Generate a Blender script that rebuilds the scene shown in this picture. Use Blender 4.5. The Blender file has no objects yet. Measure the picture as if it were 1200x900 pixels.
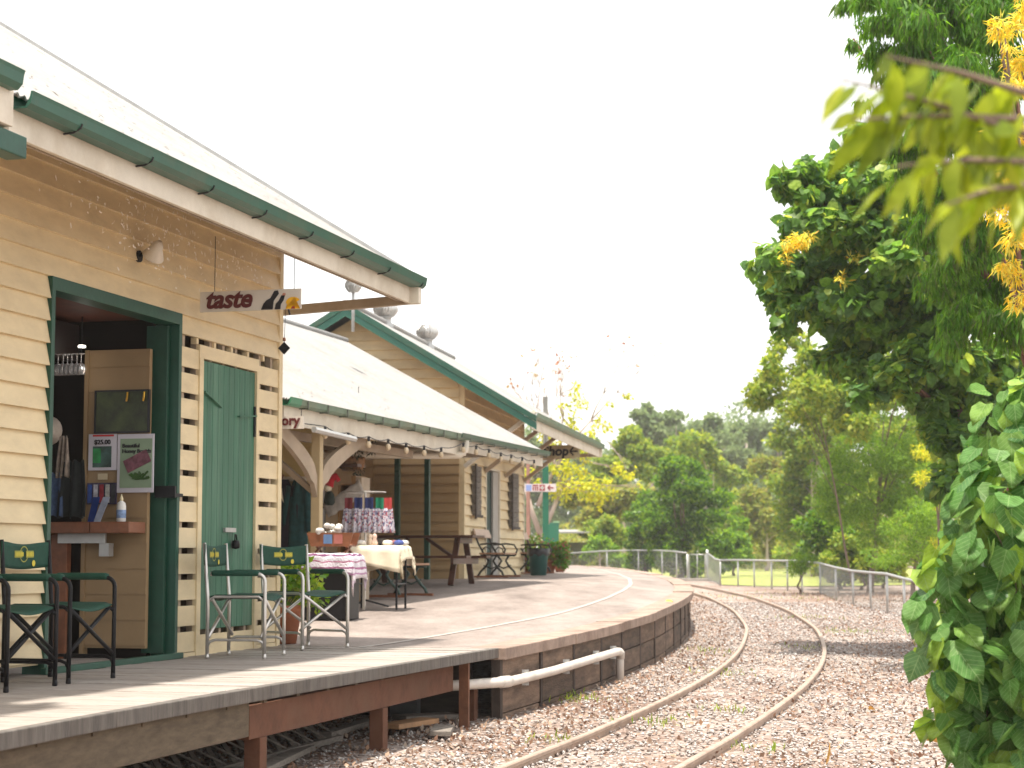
import bpy, math, random
import numpy as np
from mathutils import Vector, Matrix
random.seed(7); RNG = np.random.default_rng(11)
R = math.radians; PI = math.pi
scene = bpy.context.scene
COL = scene.collection

# ------------------------------------------------------------------ camera
F = 2200.0; CX = 600.0; CY = 450.0; EYE = 1.40; HZ = 652.0
PITCH = math.atan((HZ - CY) / F)
cam_d = bpy.data.cameras.new("camera"); cam = bpy.data.objects.new("camera", cam_d); COL.objects.link(cam)
cam.location = (0, 0, EYE); cam.rotation_euler = (PI / 2 + PITCH, 0, 0)
cam_d.sensor_width = 36; cam_d.lens = F / 1200 * 36; cam_d.clip_start = 0.05; cam_d.clip_end = 2000
cam_d.dof.use_dof = True; cam_d.dof.focus_distance = 13.0; cam_d.dof.aperture_fstop = 4.0
scene.camera = cam

# ------------------------------------------------------------------ light
SUN_TO = Vector((-0.05, -0.16, 1.0)).normalized()      # direction towards the sun
el = math.asin(SUN_TO.z); sun_az = math.atan2(SUN_TO.x, SUN_TO.y)
w = bpy.data.worlds.new("World"); scene.world = w; w.use_nodes = True
nt = w.node_tree; nt.nodes.clear()
sky = nt.nodes.new("ShaderNodeTexSky"); sky.sky_type = 'NISHITA'; sky.sun_disc = False
sky.sun_elevation = el; sky.sun_rotation = sun_az; sky.air_density = 1.0; sky.dust_density = 4.0; sky.ozone_density = 1.0
b1 = nt.nodes.new("ShaderNodeBackground"); b1.inputs[1].default_value = 0.12; nt.links.new(sky.outputs[0], b1.inputs[0])
b2 = nt.nodes.new("ShaderNodeBackground"); b2.inputs[0].default_value = (1.0, 0.985, 0.955, 1); b2.inputs[1].default_value = .92
mx = nt.nodes.new("ShaderNodeMixShader"); mx.inputs[0].default_value = 0.82     # thin bright cloud veil over the sky
nt.links.new(b1.outputs[0], mx.inputs[1]); nt.links.new(b2.outputs[0], mx.inputs[2])
wo = nt.nodes.new("ShaderNodeOutputWorld"); nt.links.new(mx.outputs[0], wo.inputs[0])
sd = bpy.data.lights.new("sun", 'SUN'); sd.energy = 4.2; sd.angle = R(2.5); sd.color = (1.0, 0.93, 0.82)
so = bpy.data.objects.new("sun", sd); COL.objects.link(so); so.location = (0, 0, 40)
so.rotation_euler = (-SUN_TO).to_track_quat('-Z', 'Y').to_euler()
scene.view_settings.view_transform = 'Standard'; scene.view_settings.look = 'None'
scene.view_settings.gamma = 1; scene.view_settings.exposure = 0.98
scene.render.engine = 'CYCLES'
scene.cycles.use_denoising = True
scene.cycles.max_bounces = 7; scene.cycles.diffuse_bounces = 4; scene.cycles.transmission_bounces = 4
scene.cycles.caustics_reflective = False; scene.cycles.caustics_refractive = False

# ------------------------------------------------------------------ geometry of the place
def ray(x, y):
    a = (x - CX) / F; b = (CY - y) / F
    return Vector((a, math.cos(PITCH) - b * math.sin(PITCH), math.sin(PITCH) + b * math.cos(PITCH)))
def at(x, y, Y):                                   # surveyed point: bearing + distance
    d = ray(x, y); return Vector((0, 0, EYE)) + d * (Y / d.y)
def az(vx): return math.atan((vx - CX) * math.cos(PITCH) / F)
def gz(y): return float(np.interp(y, [0, 14, 28.6, 45, 60, 80, 120], [0, 0, .19, .34, .45, .52, .55]))
def ez(y): return float(np.interp(y, [0, 16, 22, 28.5, 40, 55, 80], [.62, .62, .70, .82, .92, .98, 1.04]))
def bz(y): return float(np.interp(y, [0, 17, 31, 40, 80], [.62, .62, 1.0, 1.03, 1.07]))
EDGE = [(-8.0, -6.1), (8.35, -2.18), (10.25, -1.80), (16.07, -.09), (17.6, .38), (19.62, .94), (21.32, 1.35), (22.9, 1.72), (24.83, 2.09), (27.0, 2.46),
        (29.5, 2.80), (32.1, 3.06), (34.2, 3.22), (38.9, 3.48), (46, 3.66), (54, 3.70), (61.4, 3.62), (70, 3.2), (80, 2.3), (88, 1.2)]
def xe(y): return float(np.interp(y, [e[0] for e in EDGE], [e[1] for e in EDGE]))
def dz(x, y):
    t = min(max((xe(y) - x) / 3.0, 0), 1); t = t * t * (3 - 2 * t)
    return ez(y) + (bz(y) - ez(y)) * t
def hit(x, y, fn):
    d = ray(x, y); z = fn(0, 20)
    for i in range(80):
        t = (z - EYE) / d.z; p = Vector((0, 0, EYE)) + d * t
        z = .5 * z + .5 * fn(p.x, min(p.y, 200))
    return p
def deck(x, y): p = hit(x, y, dz); return p
def grd(x, y): return hit(x, y, lambda a, b: gz(b))

# ------------------------------------------------------------------ materials
MATS = {}
def _nodes(name):
    m = bpy.data.materials.new(name); m.use_nodes = True; n = m.node_tree; n.nodes.clear()
    o = n.nodes.new("ShaderNodeOutputMaterial"); b = n.nodes.new("ShaderNodeBsdfPrincipled")
    n.links.new(b.outputs[0], o.inputs[0]); return m, n, b, o
def mat(name, col, rough=.6, var=.18, scale=4, bump=.15, metal=0, stretch=(1, 1, 1), dirt=None, dirt_amt=.5, dirt_scale=1.5, spec=.4, bscale=None, emit=0):
    if name in MATS: return MATS[name]
    m, n, b, o = _nodes(name)
    tc = n.nodes.new("ShaderNodeTexCoord"); mp = n.nodes.new("ShaderNodeMapping"); mp.inputs['Scale'].default_value = stretch
    n.links.new(tc.outputs['Object'], mp.inputs[0])
    ns = n.nodes.new("ShaderNodeTexNoise"); ns.inputs['Scale'].default_value = scale; ns.inputs['Detail'].default_value = 6; ns.inputs['Roughness'].default_value = .65
    n.links.new(mp.outputs[0], ns.inputs[0])
    rp = n.nodes.new("ShaderNodeValToRGB"); e = rp.color_ramp.elements
    e[0].position = .3; e[1].position = .7
    e[0].color = tuple(c * (1 - var) for c in col) + (1,); e[1].color = tuple(min(1, c * (1 + var)) for c in col) + (1,)
    n.links.new(ns.outputs[0], rp.inputs[0]); out = rp.outputs[0]
    if dirt:
        n2 = n.nodes.new("ShaderNodeTexNoise"); n2.inputs['Scale'].default_value = dirt_scale; n2.inputs['Detail'].default_value = 8; n2.inputs['Roughness'].default_value = .7
        n.links.new(mp.outputs[0], n2.inputs[0])
        r2 = n.nodes.new("ShaderNodeValToRGB"); r2.color_ramp.elements[0].position = .48; r2.color_ramp.elements[1].position = .72
        r2.color_ramp.elements[1].color = (dirt_amt,) * 3 + (1,); r2.color_ramp.elements[0].color = (0, 0, 0, 1)
        n.links.new(n2.outputs[0], r2.inputs[0])
        mxn = n.nodes.new("ShaderNodeMixRGB"); mxn.inputs[2].default_value = tuple(dirt) + (1,)
        n.links.new(r2.outputs[0], mxn.inputs[0]); n.links.new(out, mxn.inputs[1]); out = mxn.outputs[0]
    n.links.new(out, b.inputs['Base Color'])
    b.inputs['Roughness'].default_value = rough; b.inputs['Metallic'].default_value = metal; b.inputs['Specular IOR Level'].default_value = spec
    if emit: n.links.new(out, b.inputs['Emission Color']); b.inputs['Emission Strength'].default_value = emit
    if bump:
        bp = n.nodes.new("ShaderNodeBump"); bp.inputs['Strength'].default_value = bump; bp.inputs['Distance'].default_value = .02
        n3 = n.nodes.new("ShaderNodeTexNoise"); n3.inputs['Scale'].default_value = bscale or scale * 6; n3.inputs['Detail'].default_value = 4
        n.links.new(mp.outputs[0], n3.inputs[0]); n.links.new(n3.outputs[0], bp.inputs['Height']); n.links.new(bp.outputs[0], b.inputs['Normal'])
    MATS[name] = m; return m
def island_mat(name, cols, rough=.7, trans=0, spec=.3, pos=None, sheen=None):
    """random colour per loose piece (leaf, stone, plank) from a ramp"""
    if name in MATS: return MATS[name]
    m, n, b, o = _nodes(name)
    g = n.nodes.new("ShaderNodeNewGeometry"); rp = n.nodes.new("ShaderNodeValToRGB"); cr = rp.color_ramp
    cr.interpolation = 'LINEAR'
    while len(cr.elements) < len(cols): cr.elements.new(.5)
    for i, c in enumerate(cols):
        cr.elements[i].position = pos[i] if pos else i / (len(cols) - 1)
    for i, c in enumerate(cols): cr.elements[i].color = tuple(c) + (1,)
    n.links.new(g.outputs['Random Per Island'], rp.inputs[0]); n.links.new(rp.outputs[0], b.inputs['Base Color'])
    b.inputs['Roughness'].default_value = rough; b.inputs['Specular IOR Level'].default_value = spec
    if trans:
        t = n.nodes.new("ShaderNodeBsdfTranslucent"); mxs = n.nodes.new("ShaderNodeMixShader"); mxs.inputs[0].default_value = trans
        hs = n.nodes.new("ShaderNodeHueSaturation"); hs.inputs['Hue'].default_value = .485; hs.inputs['Value'].default_value = 1.9; hs.inputs['Saturation'].default_value = 1.05
        n.links.new(rp.outputs[0], hs.inputs['Color']); n.links.new(hs.outputs[0], t.inputs[0])
        n.links.new(b.outputs[0], mxs.inputs[1]); n.links.new(t.outputs[0], mxs.inputs[2]); n.links.new(mxs.outputs[0], o.inputs[0])
    MATS[name] = m; return m
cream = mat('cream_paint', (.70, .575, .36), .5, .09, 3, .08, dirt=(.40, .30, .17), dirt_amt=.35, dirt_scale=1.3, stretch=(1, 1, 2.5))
cream_shade = mat('cream_shaded', (.27, .18, .092), .6, .1, 3, .05)  # cream darkened in the base colour to stand for weak light under cover
brown_board = mat('tan_board', (.40, .27, .13), .6, .08, 3, .05)
green = mat('green_paint', (.009, .062, .038), .42, .2, 5, .06, dirt=(.02, .085, .06), dirt_amt=.4)
green_door = mat('green_door_paint', (.028, .12, .07), .5, .25, 9, .12, stretch=(1, 1, .12), dirt=(.16, .30, .21), dirt_amt=.45, dirt_scale=4)
gutter_green = mat('gutter_green', (.017, .085, .055), .38, .15, 3, .03, dirt=(.10, .10, .06), dirt_amt=.5, dirt_scale=2)
gutter_old = mat('gutter_old_green', (.13, .20, .14), .5, .2, 4, .05, dirt=(.16, .13, .08), dirt_amt=.6, dirt_scale=2)
white_trim = mat('white_trim', (.66, .60, .50), .55, .1, 3, .08, dirt=(.36, .28, .18), dirt_amt=.5, dirt_scale=1.6)
tan_trim = mat('tan_trim', (.38, .30, .22), .6, .14, 4, .08, dirt=(.28, .2, .12), dirt_amt=.5)
roofm = mat('galvanised_roof', (.27, .267, .262), .55, .10, 14, .05, metal=.05, dirt=(.22, .19, .165), dirt_amt=.6, dirt_scale=1.3, stretch=(1, 1, 1))
darkw = mat('inside_shade', (.008, .006, .005), .9, .2, 3, 0, spec=.05)  # near-black base colour puts the unlit room's shade into its walls
redwood = mat('red_timber', (.20, .075, .035), .45, .3, 8, .1, stretch=(.3, 1, 1))
browntim = mat('brown_timber', (.085, .032, .018), .42, .3, 10, .1)
bearer_m = mat('bearer_red', (.125, .052, .028), .9, .3, 6, .15, dirt=(.08, .05, .03), dirt_amt=.7, dirt_scale=3)
greytim = mat('grey_timber', (.20, .175, .15), .8, .35, 14, .3, stretch=(1, 1, 6), dirt=(.09, .07, .055), dirt_amt=.7)
panelm = mat('wall_timber', (.165, .108, .074), .8, .45, 3, .5, stretch=(1, 1, 5), dirt=(.045, .030, .022), dirt_amt=.95, dirt_scale=1.3)
def vary(m, lo=.55, hi=1.25):
    n = m.node_tree; b = [x for x in n.nodes if x.type == 'BSDF_PRINCIPLED'][0]; src = b.inputs['Base Color'].links[0].from_socket
    oi = n.nodes.new("ShaderNodeObjectInfo"); mr = n.nodes.new("ShaderNodeMapRange"); mr.inputs['To Min'].default_value = lo; mr.inputs['To Max'].default_value = hi; n.links.new(oi.outputs['Random'], mr.inputs[0])
    mm = n.nodes.new("ShaderNodeVectorMath"); mm.operation = 'SCALE'; n.links.new(src, mm.inputs[0]); n.links.new(mr.outputs[0], mm.inputs['Scale']); n.links.new(mm.outputs[0], b.inputs['Base Color'])
vary(panelm)
copingm = mat('coping_timber', (.31, .23, .185), .8, .3, 4, .3, dirt=(.14, .085, .06), dirt_amt=.8, dirt_scale=1.2)
black = mat('black_metal', (.008, .008, .010), .45, .2, 8, .02, spec=.2)
silver = mat('silver_tube', (.58, .56, .53), .34, .06, 6, .02, metal=.75)
galv = mat('galvanised_tube', (.42, .42, .41), .42, .12, 9, .03, metal=.55)
canvas_m = mat('green_canvas', (.004, .052, .032), .72, .15, 40, .25)
yellowp = mat('yellow_print', (.62, .52, .05), .6, .1, 30, 0)
whitep = mat('white_plastic', (.72, .71, .68), .4, .05, 6, 0)
pvc = mat('pvc_pipe', (.56, .51, .46), .42, .12, 5, .03, dirt=(.30, .24, .18), dirt_amt=.5)
terracotta = mat('terracotta', (.33, .11, .05), .75, .15, 8, .08)
redbrown = mat('maroon_lettering', (.10, .012, .012), .55, .05, 5, 0)
blackp = mat('black_print', (.012, .012, .016), .5, .1, 5, 0)
signw = mat('sign_board', (.62, .57, .50), .5, .08, 4, .02)
orangep = mat('yellow_fruit', (.80, .42, .01), .5, .2, 12, 0)
creamcloth = mat('cream_cloth', (.76, .68, .52), .85, .06, 20, .1)
rail_m = mat('rail_steel', (.40, .30, .235), .5, .2, 6, .08, metal=.25, dirt=(.22, .12, .075), dirt_amt=.7, dirt_scale=2.5)
concrete = mat('threshold_concrete', (.33, .30, .27), .85, .2, 6, .2)

def ground_material():
    m, n, b, o = _nodes('gravel_ground')
    tc = n.nodes.new("ShaderNodeTexCoord")
    v = n.nodes.new("ShaderNodeTexVoronoi"); v.inputs['Scale'].default_value = 26; n.links.new(tc.outputs['Object'], v.inputs[0])
    rp = n.nodes.new("ShaderNodeValToRGB"); cr = rp.color_ramp
    cols = [(0, (.12, .085, .068)), (.25, (.24, .185, .155)), (.5, (.37, .315, .285)), (.75, (.28, .215, .18)), (1, (.50, .455, .425))]
    while len(cr.elements) < 5: cr.elements.new(.5)
    for i, (p, c) in enumerate(cols): cr.elements[i].position = p
    for i, (p, c) in enumerate(cols): cr.elements[i].color = c + (1,)
    sp = n.nodes.new("ShaderNodeSeparateColor"); n.links.new(v.outputs['Color'], sp.inputs[0]); n.links.new(sp.outputs[0], rp.inputs[0])
    n2 = n.nodes.new("ShaderNodeTexNoise"); n2.inputs['Scale'].default_value = .45; n2.inputs['Detail'].default_value = 9; n2.inputs['Roughness'].default_value = .72
    n.links.new(tc.outputs['Object'], n2.inputs[0])
    r2 = n.nodes.new("ShaderNodeValToRGB"); r2.color_ramp.elements[0].position = .46; r2.color_ramp.elements[1].position = .60
    r2.color_ramp.elements[1].color = (.75, .75, .75, 1)
    n.links.new(n2.outputs[0], r2.inputs[0])
    mm = n.nodes.new("ShaderNodeMixRGB"); mm.blend_type = 'MULTIPLY'; mm.inputs[2].default_value = (.60, .45, .37, 1)
    n.links.new(r2.outputs[0], mm.inputs[0]); n.links.new(rp.outputs[0], mm.inputs[1]); n.links.new(mm.outputs[0], b.inputs['Base Color'])
    bp = n.nodes.new("ShaderNodeBump"); bp.inputs['Strength'].default_value = .6; bp.inputs['Distance'].default_value = .03; bp.invert = True
    n.links.new(v.outputs['Distance'], bp.inputs['Height']); n.links.new(bp.outputs[0], b.inputs['Normal'])
    b.inputs['Roughness'].default_value = .9; b.inputs['Specular IOR Level'].default_value = .2
    return m
def platform_material():
    m, n, b, o = _nodes('platform_asphalt')
    tc = n.nodes.new("ShaderNodeTexCoord")
    def noise(sc, det, stretch=(1, 1, 1), ro=.65):
        mp = n.nodes.new("ShaderNodeMapping"); mp.inputs['Scale'].default_value = stretch; mp.inputs['Rotation'].default_value = (0, 0, .25)
        n.links.new(tc.outputs['Object'], mp.inputs[0])
        x = n.nodes.new("ShaderNodeTexNoise"); x.inputs['Scale'].default_value = sc; x.inputs['Detail'].default_value = det; x.inputs['Roughness'].default_value = ro
        n.links.new(mp.outputs[0], x.inputs[0]); return x
    a = noise(1.1, 10, (1, .35, 1), .75); rp = n.nodes.new("ShaderNodeValToRGB"); cr = rp.color_ramp
    cr.elements[0].position = .33; cr.elements[0].color = (.17, .135, .118, 1); cr.elements[1].position = .62; cr.elements[1].color = (.34, .285, .255, 1)
    n.links.new(a.outputs[0], rp.inputs[0])
    c = noise(40, 3); rc = n.nodes.new("ShaderNodeValToRGB"); rc.color_ramp.elements[0].position = .35; rc.color_ramp.elements[0].color = (.7, .7, .7, 1); rc.color_ramp.elements[1].position = .6
    n.links.new(c.outputs[0], rc.inputs[0])
    mm = n.nodes.new("ShaderNodeMixRGB"); mm.blend_type = 'MULTIPLY'; mm.inputs[0].default_value = .8
    n.links.new(rp.outputs[0], mm.inputs[1]); n.links.new(rc.outputs[0], mm.inputs[2]); n.links.new(mm.outputs[0], b.inputs['Base Color'])
    bp = n.nodes.new("ShaderNodeBump"); bp.inputs['Strength'].default_value = .35; bp.inputs['Distance'].default_value = .01
    n.links.new(c.outputs[0], bp.inputs['Height']); n.links.new(bp.outputs[0], b.inputs['Normal']); b.inputs['Roughness'].default_value = .85
    return m

# ------------------------------------------------------------------ mesh helpers
class MB:
    def __init__(s, xf=None): s.v = []; s.f = []; s.xf = xf
    def add(s, vs, fs):
        k = len(s.v); s.v += [tuple(s.xf(*p)) if s.xf else tuple(p) for p in vs]; s.f += [tuple(i + k for i in f) for f in fs]; return s
    def box(s, x0, x1, y0, y1, z0, z1):
        return s.add([(x0, y0, z0), (x1, y0, z0), (x1, y1, z0), (x0, y1, z0), (x0, y0, z1), (x1, y0, z1), (x1, y1, z1), (x0, y1, z1)],
                     [(0, 3, 2, 1), (4, 5, 6, 7), (0, 1, 5, 4), (1, 2, 6, 5), (2, 3, 7, 6), (3, 0, 4, 7)])
    def beam(s, a, b, w, h, up=(0, 0, 1)):
        a = Vector(a); b = Vector(b); d = (b - a).normalized(); u = Vector(up); x = d.cross(u)
        if x.length < 1e-4: x = d.cross(Vector((1, 0, 0)))
        x.normalize(); y = x.cross(d); x *= w / 2; y *= h / 2
        return s.add([a - x - y, a + x - y, a + x + y, a - x + y, b - x - y, b + x - y, b + x + y, b - x + y],
                     [(0, 1, 2, 3), (7, 6, 5, 4), (0, 4, 5, 1), (1, 5, 6, 2), (2, 6, 7, 3), (3, 7, 4, 0)])
    def tube(s, pts, r, n=8, cap=True):
        pts = [Vector(p) for p in pts]; rs = r if isinstance(r, (list, tuple)) else [r] * len(pts)
        vs = []; prev = None
        for i, p in enumerate(pts):
            d = (pts[min(i + 1, len(pts) - 1)] - pts[max(i - 1, 0)]).normalized()
            if prev is None:
                x = d.cross(Vector((0, 0, 1)))
                if x.length < .1: x = d.cross(Vector((1, 0, 0)))
            else: x = prev - d * prev.dot(d)
            x.normalize(); prev = x; y = d.cross(x)
            for k in range(n):
                a = 2 * PI * k / n; vs.append(p + (x * math.cos(a) + y * math.sin(a)) * rs[i])
        fs = []
        for i in range(len(pts) - 1):
            for k in range(n): fs.append((i * n + k, i * n + (k + 1) % n, (i + 1) * n + (k + 1) % n, (i + 1) * n + k))
        if cap: fs.append(tuple(range(n))[::-1]); fs.append(tuple(range((len(pts) - 1) * n, len(pts) * n)))
        return s.add(vs, fs)
    def lathe(s, prof, c=(0, 0, 0), n=20):
        vs = [(c[0] + r * math.cos(2 * PI * k / n), c[1] + r * math.sin(2 * PI * k / n), c[2] + z) for r, z in prof for k in range(n)]
        fs = [(i * n + k, i * n + (k + 1) % n, (i + 1) * n + (k + 1) % n, (i + 1) * n + k) for i in range(len(prof) - 1) for k in range(n)]
        fs.append(tuple(range(n))[::-1]); fs.append(tuple(range((len(prof) - 1) * n, len(prof) * n)))
        return s.add(vs, fs)
    def prism(s, poly, f0, f1):                       # poly of 2-D points; f0,f1 map (a,b) to 3-D
        n = len(poly)
        return s.add([f0(*p) for p in poly] + [f1(*p) for p in poly],
                     [tuple(range(n)), tuple(range(2 * n - 1, n - 1, -1))] + [(i, i + n, (i + 1) % n + n, (i + 1) % n) for i in range(n)])
    def grid(s, P):                                   # P[i][j] points
        a = len(P); b = len(P[0])
        return s.add([p for row in P for p in row], [(i * b + j, i * b + j + 1, (i + 1) * b + j + 1, (i + 1) * b + j) for i in range(a - 1) for j in range(b - 1)])
    def build(s, name, m, parent=None, smooth=False, bevel=0, solid=0):
        me = bpy.data.meshes.new(name); me.from_pydata(s.v, [], s.f); me.materials.append(m); me.update()
        if smooth:
            for p in me.polygons: p.use_smooth = True
        o = bpy.data.objects.new(name, me); COL.objects.link(o)
        if parent: o.parent = parent
        if solid:
            md = o.modifiers.new('solid', 'SOLIDIFY'); md.thickness = solid; md.offset = 0
        if bevel:
            md = o.modifiers.new('bevel', 'BEVEL'); md.width = bevel; md.segments = 2; md.limit_method = 'ANGLE'
        return o
def tag(o, label=None, cat=None, group=None, kind=None):
    if label: o['label'] = label
    if cat: o['category'] = cat
    if group: o['group'] = group
    if kind: o['kind'] = kind
    return o
def thing(name, label, cat, loc=(0, 0, 0), rz=0, group=None):
    o = bpy.data.objects.new(name, None); COL.objects.link(o); o.location = loc; o.rotation_euler = (0, 0, rz); o.empty_display_size = .1
    return tag(o, label, cat, group)
def kids(o): return [c for c in bpy.data.objects if c.parent == o]
def dup(o, parent=None):
    ch = kids(o); c = o.copy(); COL.objects.link(c); c.parent = parent
    for k in ch: dup(k, c)
    return c
def np_mesh(name, V, Fc, k, m, parent=None, uv=None):         # V (n,3), Fc (m,k) arrays
    me = bpy.data.meshes.new(name); me.vertices.add(len(V)); me.vertices.foreach_set('co', np.ascontiguousarray(V, dtype=np.float32).ravel())
    me.loops.add(Fc.size); me.loops.foreach_set('vertex_index', np.ascontiguousarray(Fc, dtype=np.int32).ravel())
    me.polygons.add(len(Fc)); me.polygons.foreach_set('loop_start', np.arange(len(Fc), dtype=np.int32) * k)
    me.materials.append(m); me.update(calc_edges=True)
    if uv is not None: ul = me.uv_layers.new(name='UV'); ul.data.foreach_set('uv', np.ascontiguousarray(uv[Fc.ravel() % len(uv)], dtype=np.float32).ravel())
    o = bpy.data.objects.new(name, me); COL.objects.link(o)
    if parent: o.parent = parent
    return o
def text_mesh(txt, size, m, name, parent, loc, rot, bold=.0, shear=0, depth=.004, align='CENTER', space=1):
    cu = bpy.data.curves.new(name, 'FONT'); cu.body = txt; cu.size = size; cu.extrude = depth; cu.offset = bold; cu.shear = shear
    cu.align_x = align; cu.align_y = 'CENTER'; cu.space_character = space; cu.resolution_u = 4
    t = bpy.data.objects.new('tmp', cu); COL.objects.link(t)
    me = bpy.data.meshes.new_from_object(t.evaluated_get(bpy.context.evaluated_depsgraph_get())); bpy.data.objects.remove(t)
    me.materials.clear(); me.materials.append(m); me.name = name
    o = bpy.data.objects.new(name, me); COL.objects.link(o); o.parent = parent; o.location = loc; o.rotation_euler = rot
    return o
def subtract(a0, a1, holes):                          # 1-D interval minus holes
    segs = [(a0, a1)]
    for h0, h1 in holes:
        ns = []
        for s0, s1 in segs:
            if h1 <= s0 or h0 >= s1: ns.append((s0, s1)); continue
            if h0 > s0: ns.append((s0, h0))
            if h1 < s1: ns.append((h1, s1))
        segs = ns
    return segs
def boards(mb, a0, a1, z0, z1, pitch, holes=(), lim=None, F3=None, th=.024, gap=None):
    """weatherboards; F3(a, out, z) gives the local point; holes = (a0,a1,z0,z1)"""
    z = z0
    while z < z1 - .01:
        zt = min(z + pitch, z1); lo, hi = (a0, a1)
        if lim:
            l1 = lim(z + .01); l2 = lim(zt - .01)
            lo = max(a0, min(l1[0], l2[0])); hi = min(a1, max(l1[1], l2[1]))
            if hi - lo < .05: break
        for s0, s1 in subtract(lo, hi, [(h[0], h[1]) for h in holes if h[2] < z + pitch * .5 < h[3]]):
            zz = zt - (gap if gap else 0)
            j = random.uniform(-.0015, .0015)
            oo = [(th + j, z), (.006, zz), (0, zz), (0, z)] if not gap else [(th + j, z), (th - .004 + j, zz), (0, zz), (0, z)]
            if lim:
                def cl(a, q): l = lim(q); return min(max(a, l[0]), l[1])
                vs = [F3(cl(s0, q), o, q) for o, q in oo] + [F3(cl(s1, q), o, q) for o, q in oo]
            else: vs = [F3(s0, o, q) for o, q in oo] + [F3(s1, o, q) for o, q in oo]
            mb.add(vs, [(0, 1, 2, 3), (7, 6, 5, 4), (0, 4, 5, 1), (1, 5, 6, 2), (2, 6, 7, 3), (3, 7, 4, 0)])
        z += pitch
def backing(mb, a0, a1, z0, z1, d0, d1, holes, F3):
    zs = sorted({z0, z1} | {q for h in holes for q in h[2:] if z0 < q < z1})
    for i in range(len(zs) - 1):
        zm = (zs[i] + zs[i + 1]) / 2
        for s0, s1 in subtract(a0, a1, [(h[0], h[1]) for h in holes if h[2] < zm < h[3]]):
            p = [F3(a, d, z) for z in (zs[i], zs[i + 1]) for a, d in ((s0, d0), (s1, d0), (s1, d1), (s0, d1))]
            mb.add(p, [(0, 3, 2, 1), (4, 5, 6, 7), (0, 1, 5, 4), (1, 2, 6, 5), (2, 3, 7, 6), (3, 0, 4, 7)])
def corrugated(mb, s0, s1, t0, z0, t1, z1, pitch=.076, amp=.009, th=.012):
    n = int((s1 - s0) / pitch * 4); d = math.hypot(t1 - t0, z1 - z0); nx, nz = -(z1 - z0) / d, (t1 - t0) / d
    if nz < 0: nx, nz = -nx, -nz
    rows = []
    for side in (0, 1):
        for (t, z) in ((t0, z0), (t1, z1)):
            rows.append([(s0 + (s1 - s0) * i / n, t + nx * (amp * math.sin(2 * PI * (s0 + (s1 - s0) * i / n) / pitch) - th * side), z + nz * (amp * math.sin(2 * PI * (s0 + (s1 - s0) * i / n) / pitch) - th * side)) for i in range(n + 1)])
    mb.grid([rows[0], rows[1]]); mb.grid([rows[3], rows[2]]); mb.grid([rows[2], rows[0]]); mb.grid([rows[1], rows[3]])
def gutter(mb, s0, s1, t, z, w=.11, h=.10):           # front face at t, top at z; profile opens up
    prof = [(t + w, z - .01), (t + w, z - h), (t + .035, z - h), (t + .008, z - h * .72), (t, z - .02), (t - .006, z), (t + .008, z), (t + .014, z - .03), (t + .04, z - h + .012), (t + w - .008, z - h + .012), (t + w - .008, z - .01)]
    mb.prism(prof, lambda a, b: (s0, a, b), lambda a, b: (s1, a, b))
FRONT = lambda a, o, z: (a, -o, z)                    # face looking to -t
ENDF = lambda a, o, z: (-o, a, z)                     # face looking to -s (towards the camera)

# ================================================================== SETTING
GM = ground_material()
ys = sorted(set(list(np.arange(-12, 40, 1.0)) + list(np.arange(40, 130, 4.0)) + [130, 180, 260, 400, 700]))
xs = sorted(set([-500, -200, -80, -40, -20] + list(np.arange(-14, 30, 1.0)) + [30, 45, 80, 200, 500]))
gnd = MB().grid([[(x, y, gz(y) + (.02 * math.sin(x * 1.9 + y * .7) * math.cos(y * 1.3 - x) if 5 < y < 70 else 0) - .01) for x in xs] for y in ys])
gnd.f = [f[::-1] for f in gnd.f]
tag(gnd.build('ground', GM, smooth=True), kind='structure')
grassm = mat('lawn_grass', (.26, .30, .07), .9, .3, 1.2, .5, bscale=20, dirt=(.30, .27, .08), dirt_amt=.6, dirt_scale=.35)
FEN = [(2, 760, 40)]
lawn = MB()
rows = []
for y, x0, x1 in [(59.5, 8.0, 9.5), (62, 6.9, 13), (66, 7.3, 17), (74, 7.7, 24), (86, 6, 34), (100, 4, 42), (116, 2, 50), (135, 0, 58)]:
    rows.append([(x0 + (x1 - x0) * k / 8, y, gz(y) + .02) for k in range(9)])
lawn.grid(rows); lawn.f = [f[::-1] for f in lawn.f]
tag(lawn.build('lawn', grassm), kind='structure')

# platform surface: one sheet from the end of the timber deck round the bend
py = [16.12] + list(np.arange(17, 88.1, 1.0)); pf = MB(); rows = []
for y in py:
    e = xe(y) - .28; ks = [0, .05, .1, .2, .35, .5, .7, 1.0]
    rows.append([(e - (e + 9.0) * k, y + (0 if y > 17 else 0), dz(e - (e + 9.0) * k, y) - .005) for k in ks])
pf.grid(rows)
tag(pf.build('platform', platform_material(), smooth=True), kind='structure')
linem = mat('painted_line', (.38, .34, .31), .7, .15, 8, .05, dirt=(.38, .32, .28), dirt_amt=.8, dirt_scale=2)
ln = MB(); rows = []
for y in np.arange(16.3, 80, .5):
    off = .28 + float(np.interp(y, [16, 22, 40, 80], [1.02, .80, .78, .78])); e = xe(y) - off
    rows.append([(e - .035, y, dz(e, y)), (e + .035, y, dz(e, y))])
ln.grid(rows); ln.f = [f[::-1] for f in ln.f]
tag(ln.build('platform_line', linem), kind='structure')

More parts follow.
